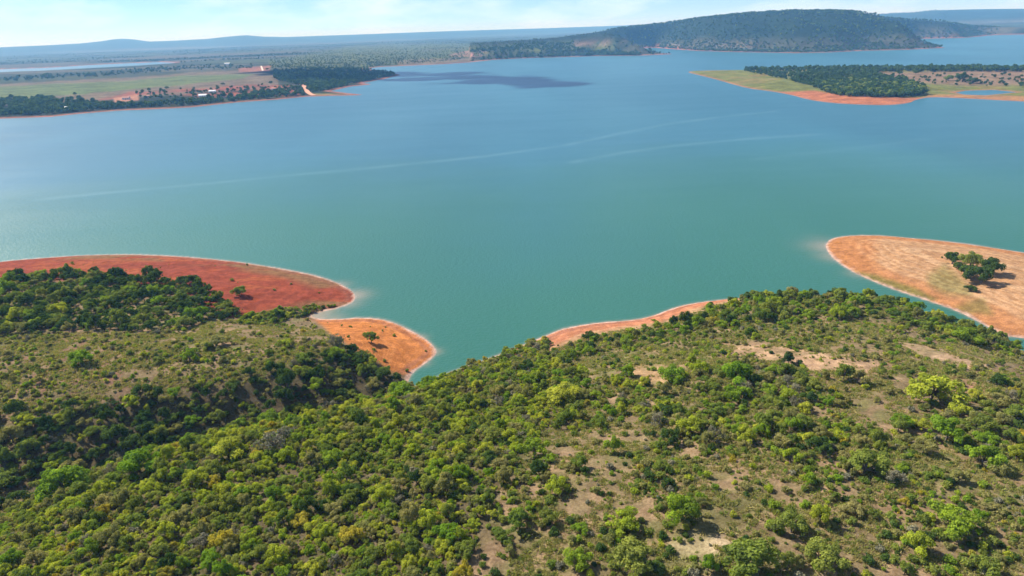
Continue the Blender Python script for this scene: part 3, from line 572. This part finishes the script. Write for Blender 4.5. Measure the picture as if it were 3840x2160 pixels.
# plants one can point at: x, y of the foot, crown width (picture notes), colour, what they are
HERO = [
    (487, 722, 44, 4, 'round dark tree at the edge of the wood on red soil', 1.0), (603, 744, 36, 3, 'small lone round tree standing on the red soil shore', 1.0), (380, 702, 34, 4, 'slim tree top poking above the lakeside wood', 1.4),
    (934, 862, 40, 3, 'lone umbrella shaped tree on the orange point with long shadow', 1.15), (2338, 1010, 112, 1, 'large rounded yellow green tree beside a bare patch at right', 0.85), (2378, 1110, 84, 2, 'bright green tree just below the big yellow green tree', 1.0),
    (1345, 1150, 76, 2, 'bright green tree with dark shadow mid slope', 1.0), (1145, 1098, 64, 1, 'flat topped yellow green tree above the mid slope', 0.8), (1742, 1090, 62, 1, 'small yellow green tree on the ridge shoulder', 1.0),
    (1565, 1330, 84, 1, 'rounded olive yellow tree alone on the dry slope', 0.8), (1848, 965, 96, 2, 'wide green tree below the upper sandy patch', 0.85), (1712, 1310, 96, 2, 'tall bright green tree on the dry lower slope', 1.05),
    (1452, 1425, 74, 2, 'compact green bush like tree near the bottom edge', 0.95), (1595, 1440, 130, 3, 'broad green tree left of the bright sand hollow', 0.85), (1870, 1440, 130, 3, 'broad green tree right of the bright sand hollow', 0.9),
    (695, 1130, 92, 6, 'grey twiggy leafless tree above the gully edge', 0.9), (680, 1072, 70, 2, 'vivid green tree at the gully edge', 0.8), (477, 905, 40, 2, 'small vivid green tree alone on left grassy hill', 1.1),
    (205, 915, 46, 2, 'green tree alone at far left of grassy hill', 1.0), (2172, 1190, 88, 3, 'dusky green tree on open grass at lower right', 0.9), (2057, 1132, 56, 4, 'small very dark tree on the open slope', 0.95),
    (2400, 1330, 104, 2, 'wide green tree at the lower right edge', 0.75), (1010, 1000, 72, 2, 'bright green tree above the head of the cove', 0.9), (1115, 990, 66, 1, 'yellow green tree beside the head of the cove', 0.9),
    (352, 1190, 82, 2, 'vivid green tree topping the near edge of gully', 0.9), (165, 1250, 110, 2, 'wide green tree down in the gully at far left', 1.0), (1415, 1010, 84, 1, 'yellow green spreading tree on the middle ridge', 0.8),
    (575, 1150, 80, 1, 'yellow green tree below the gully edge', 0.8), (880, 1360, 64, 0, 'golden leaved tree in the lower left thicket', 0.9), (1690, 960, 70, 2, 'green tree beside the small sandy patch', 0.9),
    (1240, 1110, 70, 3, 'dull green tree left of the bright mid slope tree', 0.9), (2070, 1420, 84, 3, 'green tree beside the sandy gully at bottom right', 0.9), (1305, 1330, 74, 3, 'dark leaved tree beside the lower bare soil', 1.0), (1990, 1340, 84, 3, 'leafy tree right above the bottom sand patches', 1.0),
    (720, 870, 34, 1, 'small pale tree on the crown of left hill', 0.9), (545, 870, 66, 5, 'wide low olive tree on the left grassy hill', 0.55), (2470, 1175, 76, 2, 'tall green tree at the right edge of the slope', 1.0), (2425, 862, 56, 2, 'bright tree at the right end of ridge above channel', 0.9)]
def sample(n):
    return np.stack([rng.uniform(-230, 260, n), rng.uniform(48, 305, n)], -1)
def thin(p, rad, keep_first=0, factor=1.35):
    cell = {}; out = []; cs = 3.0
    for i, (x, y) in enumerate(p):
        ix, iy = int(x // cs), int(y // cs); ok = True; r = rad[i]
        if i >= keep_first:
            for a in (-1, 0, 1):
                for b in (-1, 0, 1):
                    for j in cell.get((ix + a, iy + b), ()):
                        if (p[j][0] - x) ** 2 + (p[j][1] - y) ** 2 < ((r + rad[j]) * 0.5 * factor) ** 2: ok = False; break
                    if not ok: break
                if not ok: break
        if ok: out.append(i); cell.setdefault((ix, iy), []).append(i)
    return np.array(out, int)
def locate(px, py, hfun, zg=10.0, it=12):
    z = np.full(np.shape(px), zg)
    for _ in range(it):
        q = unproj(px, py, z); z = 0.5 * z + 0.5 * np.maximum(hfun(q[..., 0], q[..., 1]), 0)
    q = unproj(px, py, z); return q[..., 0], q[..., 1], hfun(q[..., 0], q[..., 1])
hx, hy, hz = locate(np.array([h[0] for h in HERO], float), np.array([h[1] for h in HERO], float), h_near)
hs = np.sqrt(hx ** 2 + hy ** 2 + (hz - CAM_H) ** 2); hr = np.array([h[2] for h in HERO]) / (FPX / PX / hs) / 2
AREA = 490.0 * 257.0
def plants(n, which, first=None):
    p = sample(n); x, y = p[:, 0], p[:, 1]; d = sdf(x, y, P_NEAR); ok = d > (1.2 if which == 0 else 1.6); x, y = x[ok], y[ok]
    z = h_near(x, y); px, py = proj(x, y, z); dens = np.zeros(len(x)); zi = np.full(len(x), -1)
    for k, zn in enumerate(ZONES):
        i = inside(px, py, zn[1]) & (zi < 0); zi[i] = k; dens[i] = zn[2 + which]
    clump = ss(0.36, 0.62, fbm(x / 13, y / 13, 3, 91)) * 1.3 + 0.25
    openz = np.isin(zi, [5, 8, 9, 10]); dens = np.where(openz, dens * clump * 1.2, dens)
    sandy = np.zeros(len(x), bool)
    for s_ in SANDY: sandy |= inside(px, py, s_)
    dens[sandy] *= 0.25
    near_sh = sdf(x, y, P_NEAR); dens[(px > 1380) & (px < 1860) & (near_sh < 17)] *= 0.05
    keep = rng.random(len(x)) < dens * (AREA / n); keep &= (px > -170) & (px < 2760) & (py < 1600)
    return x[keep], y[keep], z[keep], zi[keep]
def pick_col(zi):
    out = np.zeros(len(zi), int)
    for k, zn in enumerate(ZONES):
        i = np.where(zi == k)[0]
        if len(i): out[i] = rng.choice(7, len(i), p=np.array(zn[5]) / sum(zn[5]))
    return out
# trees
tx, ty, tz, tzi = plants(70000, 0); lo = np.array([z[4][0] for z in ZONES])[tzi]; hi = np.array([z[4][1] for z in ZONES])[tzi]
tr = lo * 0.75 + (hi * 1.12 - lo * 0.75) * rng.random(len(tx)) ** 1.9; tc_ = pick_col(tzi)
tx = np.concatenate([hx, tx]); ty = np.concatenate([hy, ty]); tz = np.concatenate([hz, tz]); tr = np.concatenate([hr, tr]); tzi = np.concatenate([np.full(len(hx), -2), tzi])
tc_ = np.concatenate([[h[3] for h in HERO], tc_]); tv = np.concatenate([[h[5] for h in HERO], 0.80 + 0.75 * rng.random(len(tx) - len(hx)) ** 1.5])
k = thin(np.stack([tx, ty], -1), tr, len(hx), 0.98); tx, ty, tz, tr, tzi, tc_, tv = (a[k] for a in (tx, ty, tz, tr, tzi, tc_, tv))
trot = rng.random(len(tx)) * 6.283; tsh = rng.integers(0, 6, len(tx))
tpx, tpy = proj(tx, ty, tz + tr); tsl = np.sqrt(tx ** 2 + ty ** 2 + (tz - CAM_H) ** 2); tw = 2 * tr * FPX / PX / tsl
# shrubs
sx, sy, sz, szi = plants(200000, 1); sr_ = 0.30 + 0.85 * rng.random(len(sx)) ** 2.4; sc_ = pick_col(szi); srot = rng.random(len(sx)) * 6.283; ssh = rng.integers(0, 5, len(sx))
k = thin(np.stack([sx, sy], -1), sr_, 0, 0.95); sx, sy, sz, sr_, szi, sc_, srot, ssh = (a[k] for a in (sx, sy, sz, sr_, szi, sc_, srot, ssh))
spx, spy = proj(sx, sy, sz + sr_ * 0.5); ssl = np.sqrt(sx ** 2 + sy ** 2 + (sz - CAM_H) ** 2); sw = 2 * sr_ * FPX / PX / ssl

# places used in labels: name, polygon test done by nearest anchor in picture notes
PLACES = [(90, 1330, 'at the far left of the near thicket'), (330, 1400, 'in the bottom left corner thicket'), (330, 1250, 'below the gully at left'), (620, 1390, 'in the lower left thicket'), (600, 1220, 'on the thicket below the grey tree'), (900, 1230, 'on the middle thicket'),
          (900, 1400, 'at the bottom of the middle thicket'), (860, 1080, 'along the near edge of the gully'), (1180, 1010, 'above the cove head'), (1150, 1180, 'on the middle slope'), (1180, 1370, 'where thicket meets dry slope at bottom'), (1400, 1200, 'on the dry slope past the thicket'),
          (1450, 1380, 'left of the bottom sand hollow'), (1420, 960, 'on the middle ridge'), (1650, 1020, 'on the scrubby shoulder right of centre'), (1700, 1170, 'on the open slope right of centre'), (1760, 1400, 'around the bottom sand hollow'), (1950, 1020, 'below the long upper sand patch'), (2000, 1180, 'on the open right slope'),
          (2050, 1380, 'by the bottom right sandy gully'), (2250, 1050, 'left of the big yellow green tree'), (2300, 1230, 'on the right grassy slope'), (2330, 1400, 'in the bottom right corner'), (2460, 1060, 'at the right edge of the slope'), (1600, 850, 'behind the little beach'), (1950, 780, 'on the ridge top over the channel'),
          (2250, 800, 'on the ridge end over the channel'), (2050, 880, 'around the long upper sand patch'), (250, 760, 'in the lakeside wood'), (500, 790, 'at the end of the lakeside wood'), (200, 1130, 'in the shaded gully at left'), (550, 1030, 'on the shaded gully slope'), (850, 950, 'on the slope above the shaded gully'), (300, 930, 'on the left grassy hill'), (700, 860, 'on top of the left grassy hill'),
          (760, 785, 'on the green strip by the red shore')]
PA = np.array([(p[0], p[1]) for p in PLACES], float)
ORD = ['first', 'second', 'third', 'fourth', 'fifth', 'sixth', 'seventh', 'eighth', 'ninth', 'tenth', 'eleventh', 'twelfth', 'thirteenth', 'fourteenth', 'fifteenth', 'sixteenth', 'seventeenth', 'eighteenth', 'nineteenth', 'twentieth']
NUM = ['zero', 'one', 'two', 'three', 'four', 'five', 'six', 'seven', 'eight', 'nine', 'ten', 'eleven', 'twelve']
def make_labels(px, py, col, word):
    """labels by colour and place, told apart by their order from the left"""
    pl = np.argmin((px[:, None] - PA[None, :, 0]) ** 2 + 1.6 * (py[:, None] - PA[None, :, 1]) ** 2, 1); lab = [''] * len(px)
    for key in set(zip(pl.tolist(), col.tolist())):
        i = np.where((pl == key[0]) & (col == key[1]))[0]; i = i[np.argsort(px[i])]; cn = COLOURS[key[1]]; cn = 'twiggy grey' if cn == 'grey' else cn
        for q, j in enumerate(i):
            n = len(i); where = PLACES[key[0]][2]
            if n == 1: lab[j] = 'only %s %s %s' % (cn, word, where)
            elif q == 0: lab[j] = 'leftmost %s %s %s' % (cn, word, where)
            elif q == n - 1: lab[j] = 'rightmost %s %s %s' % (cn, word, where)
            else: lab[j] = '%s from left of %s %ss %s' % (ORD[min(q, 19)], cn, word, where)
    return lab
HERO_N = len(HERO); vis = (tpx > 0) & (tpx < 2576) & (tpy < 1470) & (np.arange(len(tx)) >= HERO_N)
order = np.argsort(-np.where(vis, tw, -1)); N_EXTRA = 22
pick = [int(i) for i in order[:300 - HERO_N - N_EXTRA] if vis[i]]
rest = np.setdiff1d(np.arange(HERO_N, len(tx)), pick)
def plant_tree(x, y, z, r, v, rot, col, shape, label, group=None):
    e = bpy.data.objects.new('tree', None); e.empty_display_size = 0.5; COL.objects.link(e); e.location = (x, y, z - 0.05); e.rotation_euler = (0, 0, rot); e.scale = (r * random.uniform(0.88, 1.14), r * random.uniform(0.88, 1.14), r * v)
    tag(e, label, 'tree', group)
    add('trunk', TRUNK[col, shape], None, e); add('crown', CROWN[col, shape], None, e); return e
for i in range(HERO_N):
    plant_tree(tx[i], ty[i], tz[i], tr[i], tv[i] * (1.2 if tr[i] < 2.0 else 1.0), trot[i], int(tc_[i]), int(tsh[i]), HERO[i][4])
pi = np.array(pick)
for j, lab in zip(pick, make_labels(tpx[pi], tpy[pi], tc_[pi], 'tree')):
    plant_tree(tx[j], ty[j], tz[j], tr[j], tv[j], trot[j], int(tc_[j]), int(tsh[j]), lab, 'trees on the near hillside')
scatter('hillside_trees', np.stack([tx, ty, tz - 0.05], -1)[rest], trot[rest], np.stack([tr * rng.uniform(0.8, 1.25, len(tr)), tr * rng.uniform(0.8, 1.25, len(tr)), tr * tv], -1)[rest], (tc_ * 6 + tsh)[rest], [TREE1[c, s] for c in range(7) for s in range(6)], 'dense mass of smaller trees on the hillsides, gully and lakeside wood', 'trees')
svis = (spx > 0) & (spx < 2576) & (spy < 1460); so_ = np.argsort(-np.where(svis, sw, -1)); spick = np.array([i for i in so_[:300] if svis[i]])
for j, lab in zip(spick, make_labels(spx[spick], spy[spick], sc_[spick], 'shrub')):
    o = add('shrub', SHRUB1[int(sc_[j]), int(ssh[j])]); o.location = (sx[j], sy[j], sz[j] - 0.03); o.rotation_euler = (0, 0, srot[j]); o.scale = (sr_[j],) * 3
    tag(o, lab, 'shrub', 'shrubs on the near hillside')
srest = np.setdiff1d(np.arange(len(sx)), spick)
scatter('hillside_scrub', np.stack([sx, sy, sz - 0.03], -1)[srest], srot[srest], np.repeat(sr_[srest, None], 3, 1), (sc_ * 5 + ssh)[srest], [SHRUB1[c, s] for c in range(7) for s in range(5)], 'small scrub bushes scattered over the dry hillsides', 'scrub')
# dry grass
def grass():
    n = 420000; p = sample(n); x, y = p[:, 0], p[:, 1]; ok = sdf(x, y, P_NEAR) > 14; x, y = x[ok], y[ok]; z = h_near(x, y); px, py = proj(x, y, z)
    w = np.full(len(x), 0.4); w[inside(px, py, ZONES[0][1])] = 0.0; w[inside(px, py, ZONES[2][1])] = 0.0; w[inside(px, py, ZONES[3][1])] = 0.05
    w[inside(px, py, ZONES[6][1]) | inside(px, py, ZONES[4][1])] = 0.12
    for s_ in SANDY: w[inside(px, py, s_)] = 0.03
    w *= ss(0.33, 0.55, fbm(x / 5, y / 5, 3, 66)) * 1.6
    k = (rng.random(len(x)) < w) & (px > -150) & (px < 2730) & (py < 1560); x, y, z = x[k], y[k], z[k]; n = len(x)
    s = 0.28 + 0.4 * rng.random(n); mats = [M_GRASS, LEAF['olive'], LEAF['mid green']]
    tm = [leaf_mesh_data('tuft', make_tuft(i), mt) for mt in mats for i in range(3)]
    mi = rng.choice(3, n, p=[0.42, 0.42, 0.16]) * 3 + rng.integers(0, 3, n)
    scatter('dry_grass', np.stack([x, y, z], -1), rng.random(n) * 6.283, np.stack([s * 1.3, s * 1.3, s * 0.72], -1), mi, tm, 'dry tan and olive grass tufts covering the hillsides', 'grass')
grass()

# ------------------------------------------------------------------ sandbank, island and far shore trees
FARM = [leaf_mesh_data('tree', L, LEAF['far'], Wd) for L, Wd in FAR_SHAPES] + [leaf_mesh_data('tree', L, LEAF['farlight'], Wd) for L, Wd in FAR_SHAPES] + [leaf_mesh_data('tree', L, LEAF['dark green'], Wd) for L, Wd in FAR_SHAPES] + [leaf_mesh_data('tree', L, LEAF['mid green'], Wd) for L, Wd in FAR_SHAPES]
def in_poly(poly, n):
    a = np.array(poly, float); lo_, hi_ = a.min(0), a.max(0); q = rng.uniform(lo_, hi_, (int(n * 3), 2)); q = q[inside(q[:, 0], q[:, 1], poly)]; return q[:n, 0], q[:n, 1]
def one_tree(px, py, width, hfun, col, label, v=1.0, group=None):
    x, y, z = (float(a) for a in locate(np.array(float(px)), np.array(float(py)), hfun, 4.0)); s = math.sqrt(x * x + y * y + (z - CAM_H) ** 2); r = width / (FPX / PX / s) / 2
    return plant_tree(x, y, z, r, v, random.random() * 6.28, col, random.randrange(6), label, group)
for px, py, w, c, lab, v in [(2394, 664, 40, 4, 'dark round tree standing apart on the sandbank', 1.0), (2440, 672, 46, 3, 'green topped tree at the back of the sandbank', 1.1), (2432, 700, 52, 4, 'dark tree in front of the sandbank group', 1.0), (2468, 712, 52, 4, 'largest dark tree at right edge of sandbank', 1.1),
                             (2490, 690, 50, 4, 'dark tree farthest right behind the sandbank group', 1.0), (2410, 676, 24, 4, 'small dark bushy tree between the sandbank trees', 0.8), (2440, 730, 26, 4, 'low dark tree at the front of sandbank group', 0.7)]:
    one_tree(px, py, w, h_bar, c, lab, v)
for px, py, w, c, lab, v in [(2011, 201, 24, 4, 'dark tree alone on the grass of the island', 1.0), (2303, 187, 13, 4, 'lone tree on the bare ground behind island wood', 1.1), (2421, 206, 26, 4, 'round dark tree at the right of the island clearing', 1.1), (2320, 238, 22, 4, 'dark tree at the right end of island wood', 1.0),
                             (2262, 188, 12, 4, 'small tree standing in the bare island clearing', 1.0), (2385, 203, 20, 3, 'scrubby tree in the island clearing', 0.9), (2445, 210, 22, 4, 'dark tree at the photo edge on the island', 0.9)]:
    one_tree(px, py, w, h_isl, c, lab, v)
for px, py, w, c, lab, v in [(227, 194, 16, 4, 'dark tree above the far green field', 0.9), (189, 240, 10, 4, 'lone tree at the lower edge of the far field', 1.0), (376, 229, 10, 4, 'single tree by the red soil of the far bank', 1.0), (682, 212, 12, 4, 'single dark tree above the far red bank', 1.0),
                             (120, 193, 13, 4, 'leftmost tree above the far green field', 0.9), (672, 177, 9, 4, 'tiny tree beside the pale track end', 1.0), (420, 224, 9, 4, 'small tree on the red earth of far bank', 1.0), (560, 214, 9, 4, 'small tree by the ploughed strip of far bank', 1.0)]:
    one_tree(px, py, w, h_far, c, lab, v)
def far_mass(name, specs, hfun, label, cat='trees', fields=False):
    P, R, I, Sx = [], [], [], []
    for poly, n, r0, r1, kinds in specs:
        px, py = in_poly(poly, n); x, y, z = locate(px, py, hfun, 4.0, 10); ok = (z > 0.35) & (np.hypot(x, y) < 9000)
        if fields and r0 == 2.2: fl = fbm(x / 1900, y / 420, 3, 15); ok &= (np.hypot(x, y) < 2200) | ((fl > 0.43) & (fl < 0.54))
        x, y, z = x[ok], y[ok], z[ok]; n_ = len(x)
        r = rng.uniform(r0, r1, n_); P.append(np.stack([x, y, z - 0.2], -1)); R.append(rng.random(n_) * 6.283); I.append(rng.choice(kinds, n_) * 5 + rng.integers(0, 5, n_)); Sx.append(np.stack([r, r, r * rng.uniform(0.8, 1.3, n_)], -1))
    scatter(name, np.vstack(P), np.concatenate(R), np.vstack(Sx), np.concatenate(I), FARM, label, cat)
far_mass('island_wood', [([(1872, 180), (1990, 179), (2200, 182), (2500, 181), (2800, 182), (2800, 174), (2449, 172), (2200, 173), (1990, 174), (1872, 177)], 800, 3.4, 4.8, [0, 2]),
                         ([(1872, 180), (1990, 178), (2200, 181), (2215, 192), (2290, 206), (2325, 222), (2318, 240), (2260, 246), (2130, 243), (2085, 236), (2040, 216), (1960, 197)], 1500, 2.0, 4.0, [0, 2]), ([(2060, 215), (2130, 205), (2290, 212), (2325, 225), (2318, 240), (2260, 246), (2130, 243), (2085, 236)], 420, 2.6, 4.2, [3, 2]),
                         ([(2210, 190), (2500, 186), (2800, 190), (2800, 225), (2449, 216), (2330, 212)], 200, 1.3, 2.8, [0, 1])], h_isl, 'dark wood covering the middle of the island')
far_mass('far_bank_wood', [([(-250, 262), (126, 245), (200, 252), (250, 262), (340, 264), (480, 256), (560, 245), (700, 228), (760, 222), (765, 240), (700, 247), (590, 254), (480, 265), (300, 273), (126, 287), (-250, 305)], 1700, 2.4, 4.6, [0, 2]),
                           ([(340, 232), (480, 225), (560, 222), (700, 212), (750, 215), (700, 232), (500, 245), (350, 250)], 130, 2.0, 3.5, [0, 2]),
                           ([(-250, 212), (126, 190), (300, 178), (420, 168), (640, 163), (640, 172), (460, 178), (300, 190), (126, 200), (-250, 225)], 700, 2.8, 4.6, [0, 0, 1]),
                           ([(690, 178), (800, 171), (915, 173), (985, 183), (995, 188), (930, 203), (860, 215), (800, 225), (740, 212), (690, 200)], 1300, 2.6, 4.4, [0, 2]),
                           ([(780, 212), (880, 212), (870, 218), (830, 226), (790, 232), (770, 225)], 160, 2.4, 4.2, [0, 2])], h_far, 'dark lakeside wood along the far left bank')
far_mass('plain_scrub', [([(680, 150), (900, 115), (1300, 105), (1550, 98), (1550, 125), (1250, 135), (1120, 155), (960, 165), (930, 172), (680, 172)], 3800, 1.4, 2.8, [1]),
                         ([(1180, 141), (1240, 137), (1330, 128), (1450, 126), (1540, 130), (1640, 134), (1600, 139), (1400, 143), (1250, 149)], 900, 3.5, 6.0, [0, 2]),
                         ([(-200, 150), (126, 135), (700, 110), (1300, 88), (1480, 90), (1300, 104), (900, 114), (680, 150), (440, 158), (126, 168), (-200, 180)], 12000, 2.2, 4.4, [1])], h_far, 'dark scrub trees dotted over the far plain', 'scrub', True)
far_mass('mountain_wood', [([(1500, 88), (1620, 66), (1800, 45), (1930, 34), (2100, 30), (2240, 40), (2380, 52), (2449, 64), (2520, 76), (2449, 90), (2250, 100), (2150, 103), (2000, 112), (1700, 118), (1560, 118)], 24000, 2.2, 4.6, [0, 1, 1]),
                           ([(1560, 92), (1700, 76), (1900, 60), (2150, 58), (2300, 70), (2200, 96), (1950, 106), (1650, 114)], 8000, 2.0, 4.0, [1, 3]),
                           ([(1720, 118), (1850, 113), (2000, 112), (2150, 113), (2290, 114.5), (2285, 118), (2170, 123), (2010, 129), (1840, 127), (1720, 122)], 900, 2.2, 3.8, [0, 2])], h_far, 'woodland covering the long hill across the lake')

# ------------------------------------------------------------------ farm buildings, dirt track and clouds
M_WALL = mat_plain('limewash', (0.78, 0.76, 0.72), 0.8, 0.08); M_TILE = mat_plain('clay_tile', (0.42, 0.17, 0.10), 0.85, 0.2, 1.0); M_TIN = mat_plain('white_roof_sheet', (0.76, 0.77, 0.78), 0.5, 0.06); M_DARK = mat_plain('window_glass', (0.05, 0.06, 0.07), 0.2, 0.2)
def box(x0, x1, y0, y1, z0, z1):
    v = np.array([(x, y, z) for z in (z0, z1) for y in (y0, y1) for x in (x0, x1)], float)
    return v, np.array([(0, 2, 3, 1), (4, 5, 7, 6), (0, 1, 5, 4), (2, 6, 7, 3), (0, 4, 6, 2), (1, 3, 7, 5)])
def house(px, py, L, D, H, roof, label, rz=0.15):
    x, y, z = (float(a) for a in locate(np.array(float(px)), np.array(float(py)), h_far, 6.0)); e = bpy.data.objects.new('farm_house', None); COL.objects.link(e); e.location = (x, y, z); e.rotation_euler = (0, 0, rz); tag(e, label, 'house', 'buildings on the far bank')
    add('wall', mesh_np('wall', *box(-L / 2, L / 2, -D / 2, D / 2, -1, H), smooth_shade=False), M_WALL, e)
    o_ = 0.5; rh = D * 0.28; v = np.array([(-L / 2 - o_, -D / 2 - o_, H + .02), (L / 2 + o_, -D / 2 - o_, H + .02), (L / 2 + o_, D / 2 + o_, H + .02), (-L / 2 - o_, D / 2 + o_, H + .02), (-L / 2 - o_, 0, H + rh), (L / 2 + o_, 0, H + rh)])
    me = bpy.data.meshes.new('roof'); me.from_pydata(v.tolist(), [], [(0, 1, 5, 4), (2, 3, 4, 5), (0, 4, 3), (1, 2, 5), (3, 2, 1, 0)]); add('roof', me, roof, e)
    add('door', mesh_np('door', *box(-0.5, 0.5, -D / 2 - .06, -D / 2 + .02, 0, 2.1), smooth_shade=False), M_DARK, e)
    for wx in (-L * 0.3, L * 0.3): add('window', mesh_np('window', *box(wx - .6, wx + .6, -D / 2 - .05, -D / 2 + .02, 1.0, 2.1), smooth_shade=False), M_DARK, e)
house(511, 244, 13, 8, 3.2, M_TIN, 'white roofed shed among trees on the far bank'); house(162, 276, 10, 7, 3, M_TIN, 'small white house in far bank trees at left'); house(372, 245, 9, 7, 3, M_TILE, 'small tile roofed house on the far red bank')
house(535, 233, 12, 7, 3, M_TIN, 'pale farm shed above the white roofed shed'); house(690, 226, 11, 7, 3, M_TILE, 'rightmost tile roofed house on the far bank', -0.2); house(572, 163, 20, 10, 5, M_TIN, 'pale barn in the tree line behind the far field'); house(318, 250, 12, 8, 3, M_TILE, 'tile roofed house in the orange far clearing')
def track(name, pts, width, label, col):
    px = np.array([p[0] for p in pts], float); py = np.array([p[1] for p in pts], float); t = np.linspace(0, len(pts) - 1, 60); px = np.interp(t, np.arange(len(pts)), px); py = np.interp(t, np.arange(len(pts)), py)
    x, y, z = locate(px, py, h_far, 4.0); dx, dy = np.gradient(x), np.gradient(y); l = np.hypot(dx, dy); nx, ny = -dy / l * width / 2, dx / l * width / 2; V = []
    for s in (-1, -0.5, 0, 0.5, 1):
        X, Y = x + nx * s, y + ny * s; V.append(np.stack([X, Y, np.maximum(h_far(X, Y), z) + 0.35], -1))
    co = np.stack(V, 1).reshape(-1, 3); me = mesh_np(name, co, grid_faces(5, 60)); tag(add(name, me, mat_plain(name + '_soil', col, 0.95, 0.2, 0.2)), label, 'track', kind='structure')
track('dirt_track', [(741, 201), (755, 209), (765, 217), (770, 225), (774, 232), (781, 237), (790, 240)], 9, 'orange dirt track running down to the far shore', (0.55, 0.27, 0.15))
track('field_track', [(661, 178), (659, 172), (657, 166)], 5, 'short pale track end above the far red soil', (0.62, 0.5, 0.38))
def cloud(name, shadow_px, alt, rad, label, seed):
    """a real cumulus over the lake, above the picture; its shadow lies where the picture shows it"""
    g = np.random.default_rng(seed); parts = []; q = unproj(np.array([p[0] for p in shadow_px], float), np.array([p[1] for p in shadow_px], float), 0.0)
    import bmesh
    bm = bmesh.new(); bmesh.ops.create_icosphere(bm, subdivisions=3, radius=1.0); bm.verts.ensure_lookup_table(); sv = np.array([v.co[:] for v in bm.verts]); sf = np.array([[v.index for v in f.verts] for f in bm.faces]); bm.free()
    for c in q:
        for _ in range(5):
            r = rad * g.uniform(0.55, 1.05); v = sv * (1 + 0.22 * (fbm(sv[:, 0] * 2.2 + 9 * g.random(), sv[:, 1] * 2.2 + sv[:, 2], 3, seed) - 0.5)[:, None]) * r * np.array([1.15, 1.0, 0.55])
            b = SUN * (alt / SUN.z); off = np.array([b.x + c[0], b.y + c[1], alt]) + g.normal(size=3) * rad * np.array([0.4, 0.4, 0.12]); v = v + off; v[:, 2] = np.maximum(v[:, 2], alt - rad * 0.15); parts.append((v, sf))
    for _ in range(60):                                # ragged shreds round the edge
        c = q[g.integers(len(q))]; r = rad * g.uniform(0.08, 0.28); b = SUN * (alt / SUN.z); a = g.random() * 6.283; off = np.array([b.x + c[0] + math.cos(a) * rad * g.uniform(0.9, 1.9), b.y + c[1] + math.sin(a) * rad * g.uniform(0.9, 1.9), alt + g.normal() * 12])
        parts.append((sv * r * np.array([1.6, 1.0, 0.4]) + off, sf))
    V, F = join(parts); t = NT(name + '_vapour'); d = t.node('ShaderNodeBsdfDiffuse'); d.inputs[0].default_value = (0.9, 0.9, 0.92, 1); t.link(d.outputs[0], t.out.inputs['Surface'])
    tag(add(name, mesh_np(name, V, F), t.m), label, 'cloud')
cloud('cloud', [(1010, 190), (1070, 198), (1130, 188), (1200, 194), (1270, 198), (1200, 206), (1330, 206), (1380, 213)], 1500, 54, 'white cumulus cloud above the lake shading the water', 5)
cloud('cloud', [(700, 188), (770, 190), (840, 188), (900, 186), (960, 188), (880, 200), (800, 203)], 1500, 66, 'white cumulus cloud above the far bank shading the headland', 8)

# ------------------------------------------------------------------ haze
v, f = box(-18000, 18000, -1500, 18000, -8, 215); me = mesh_np('haze', v, f, False); t = NT('haze_air')
pv = t.node('ShaderNodeVolumePrincipled'); pv.inputs['Color'].default_value = (0.22, 0.54, 1.0, 1); pv.inputs['Density'].default_value = 1.15e-4; pv.inputs['Absorption Color'].default_value = (1, 1, 1, 1); pv.inputs['Anisotropy'].default_value = 0.0
t.link(pv.outputs[0], t.out.inputs['Volume']); tag(add('haze', me, t.m), 'thin blue haze in the air over the lake', 'haze', kind='stuff')
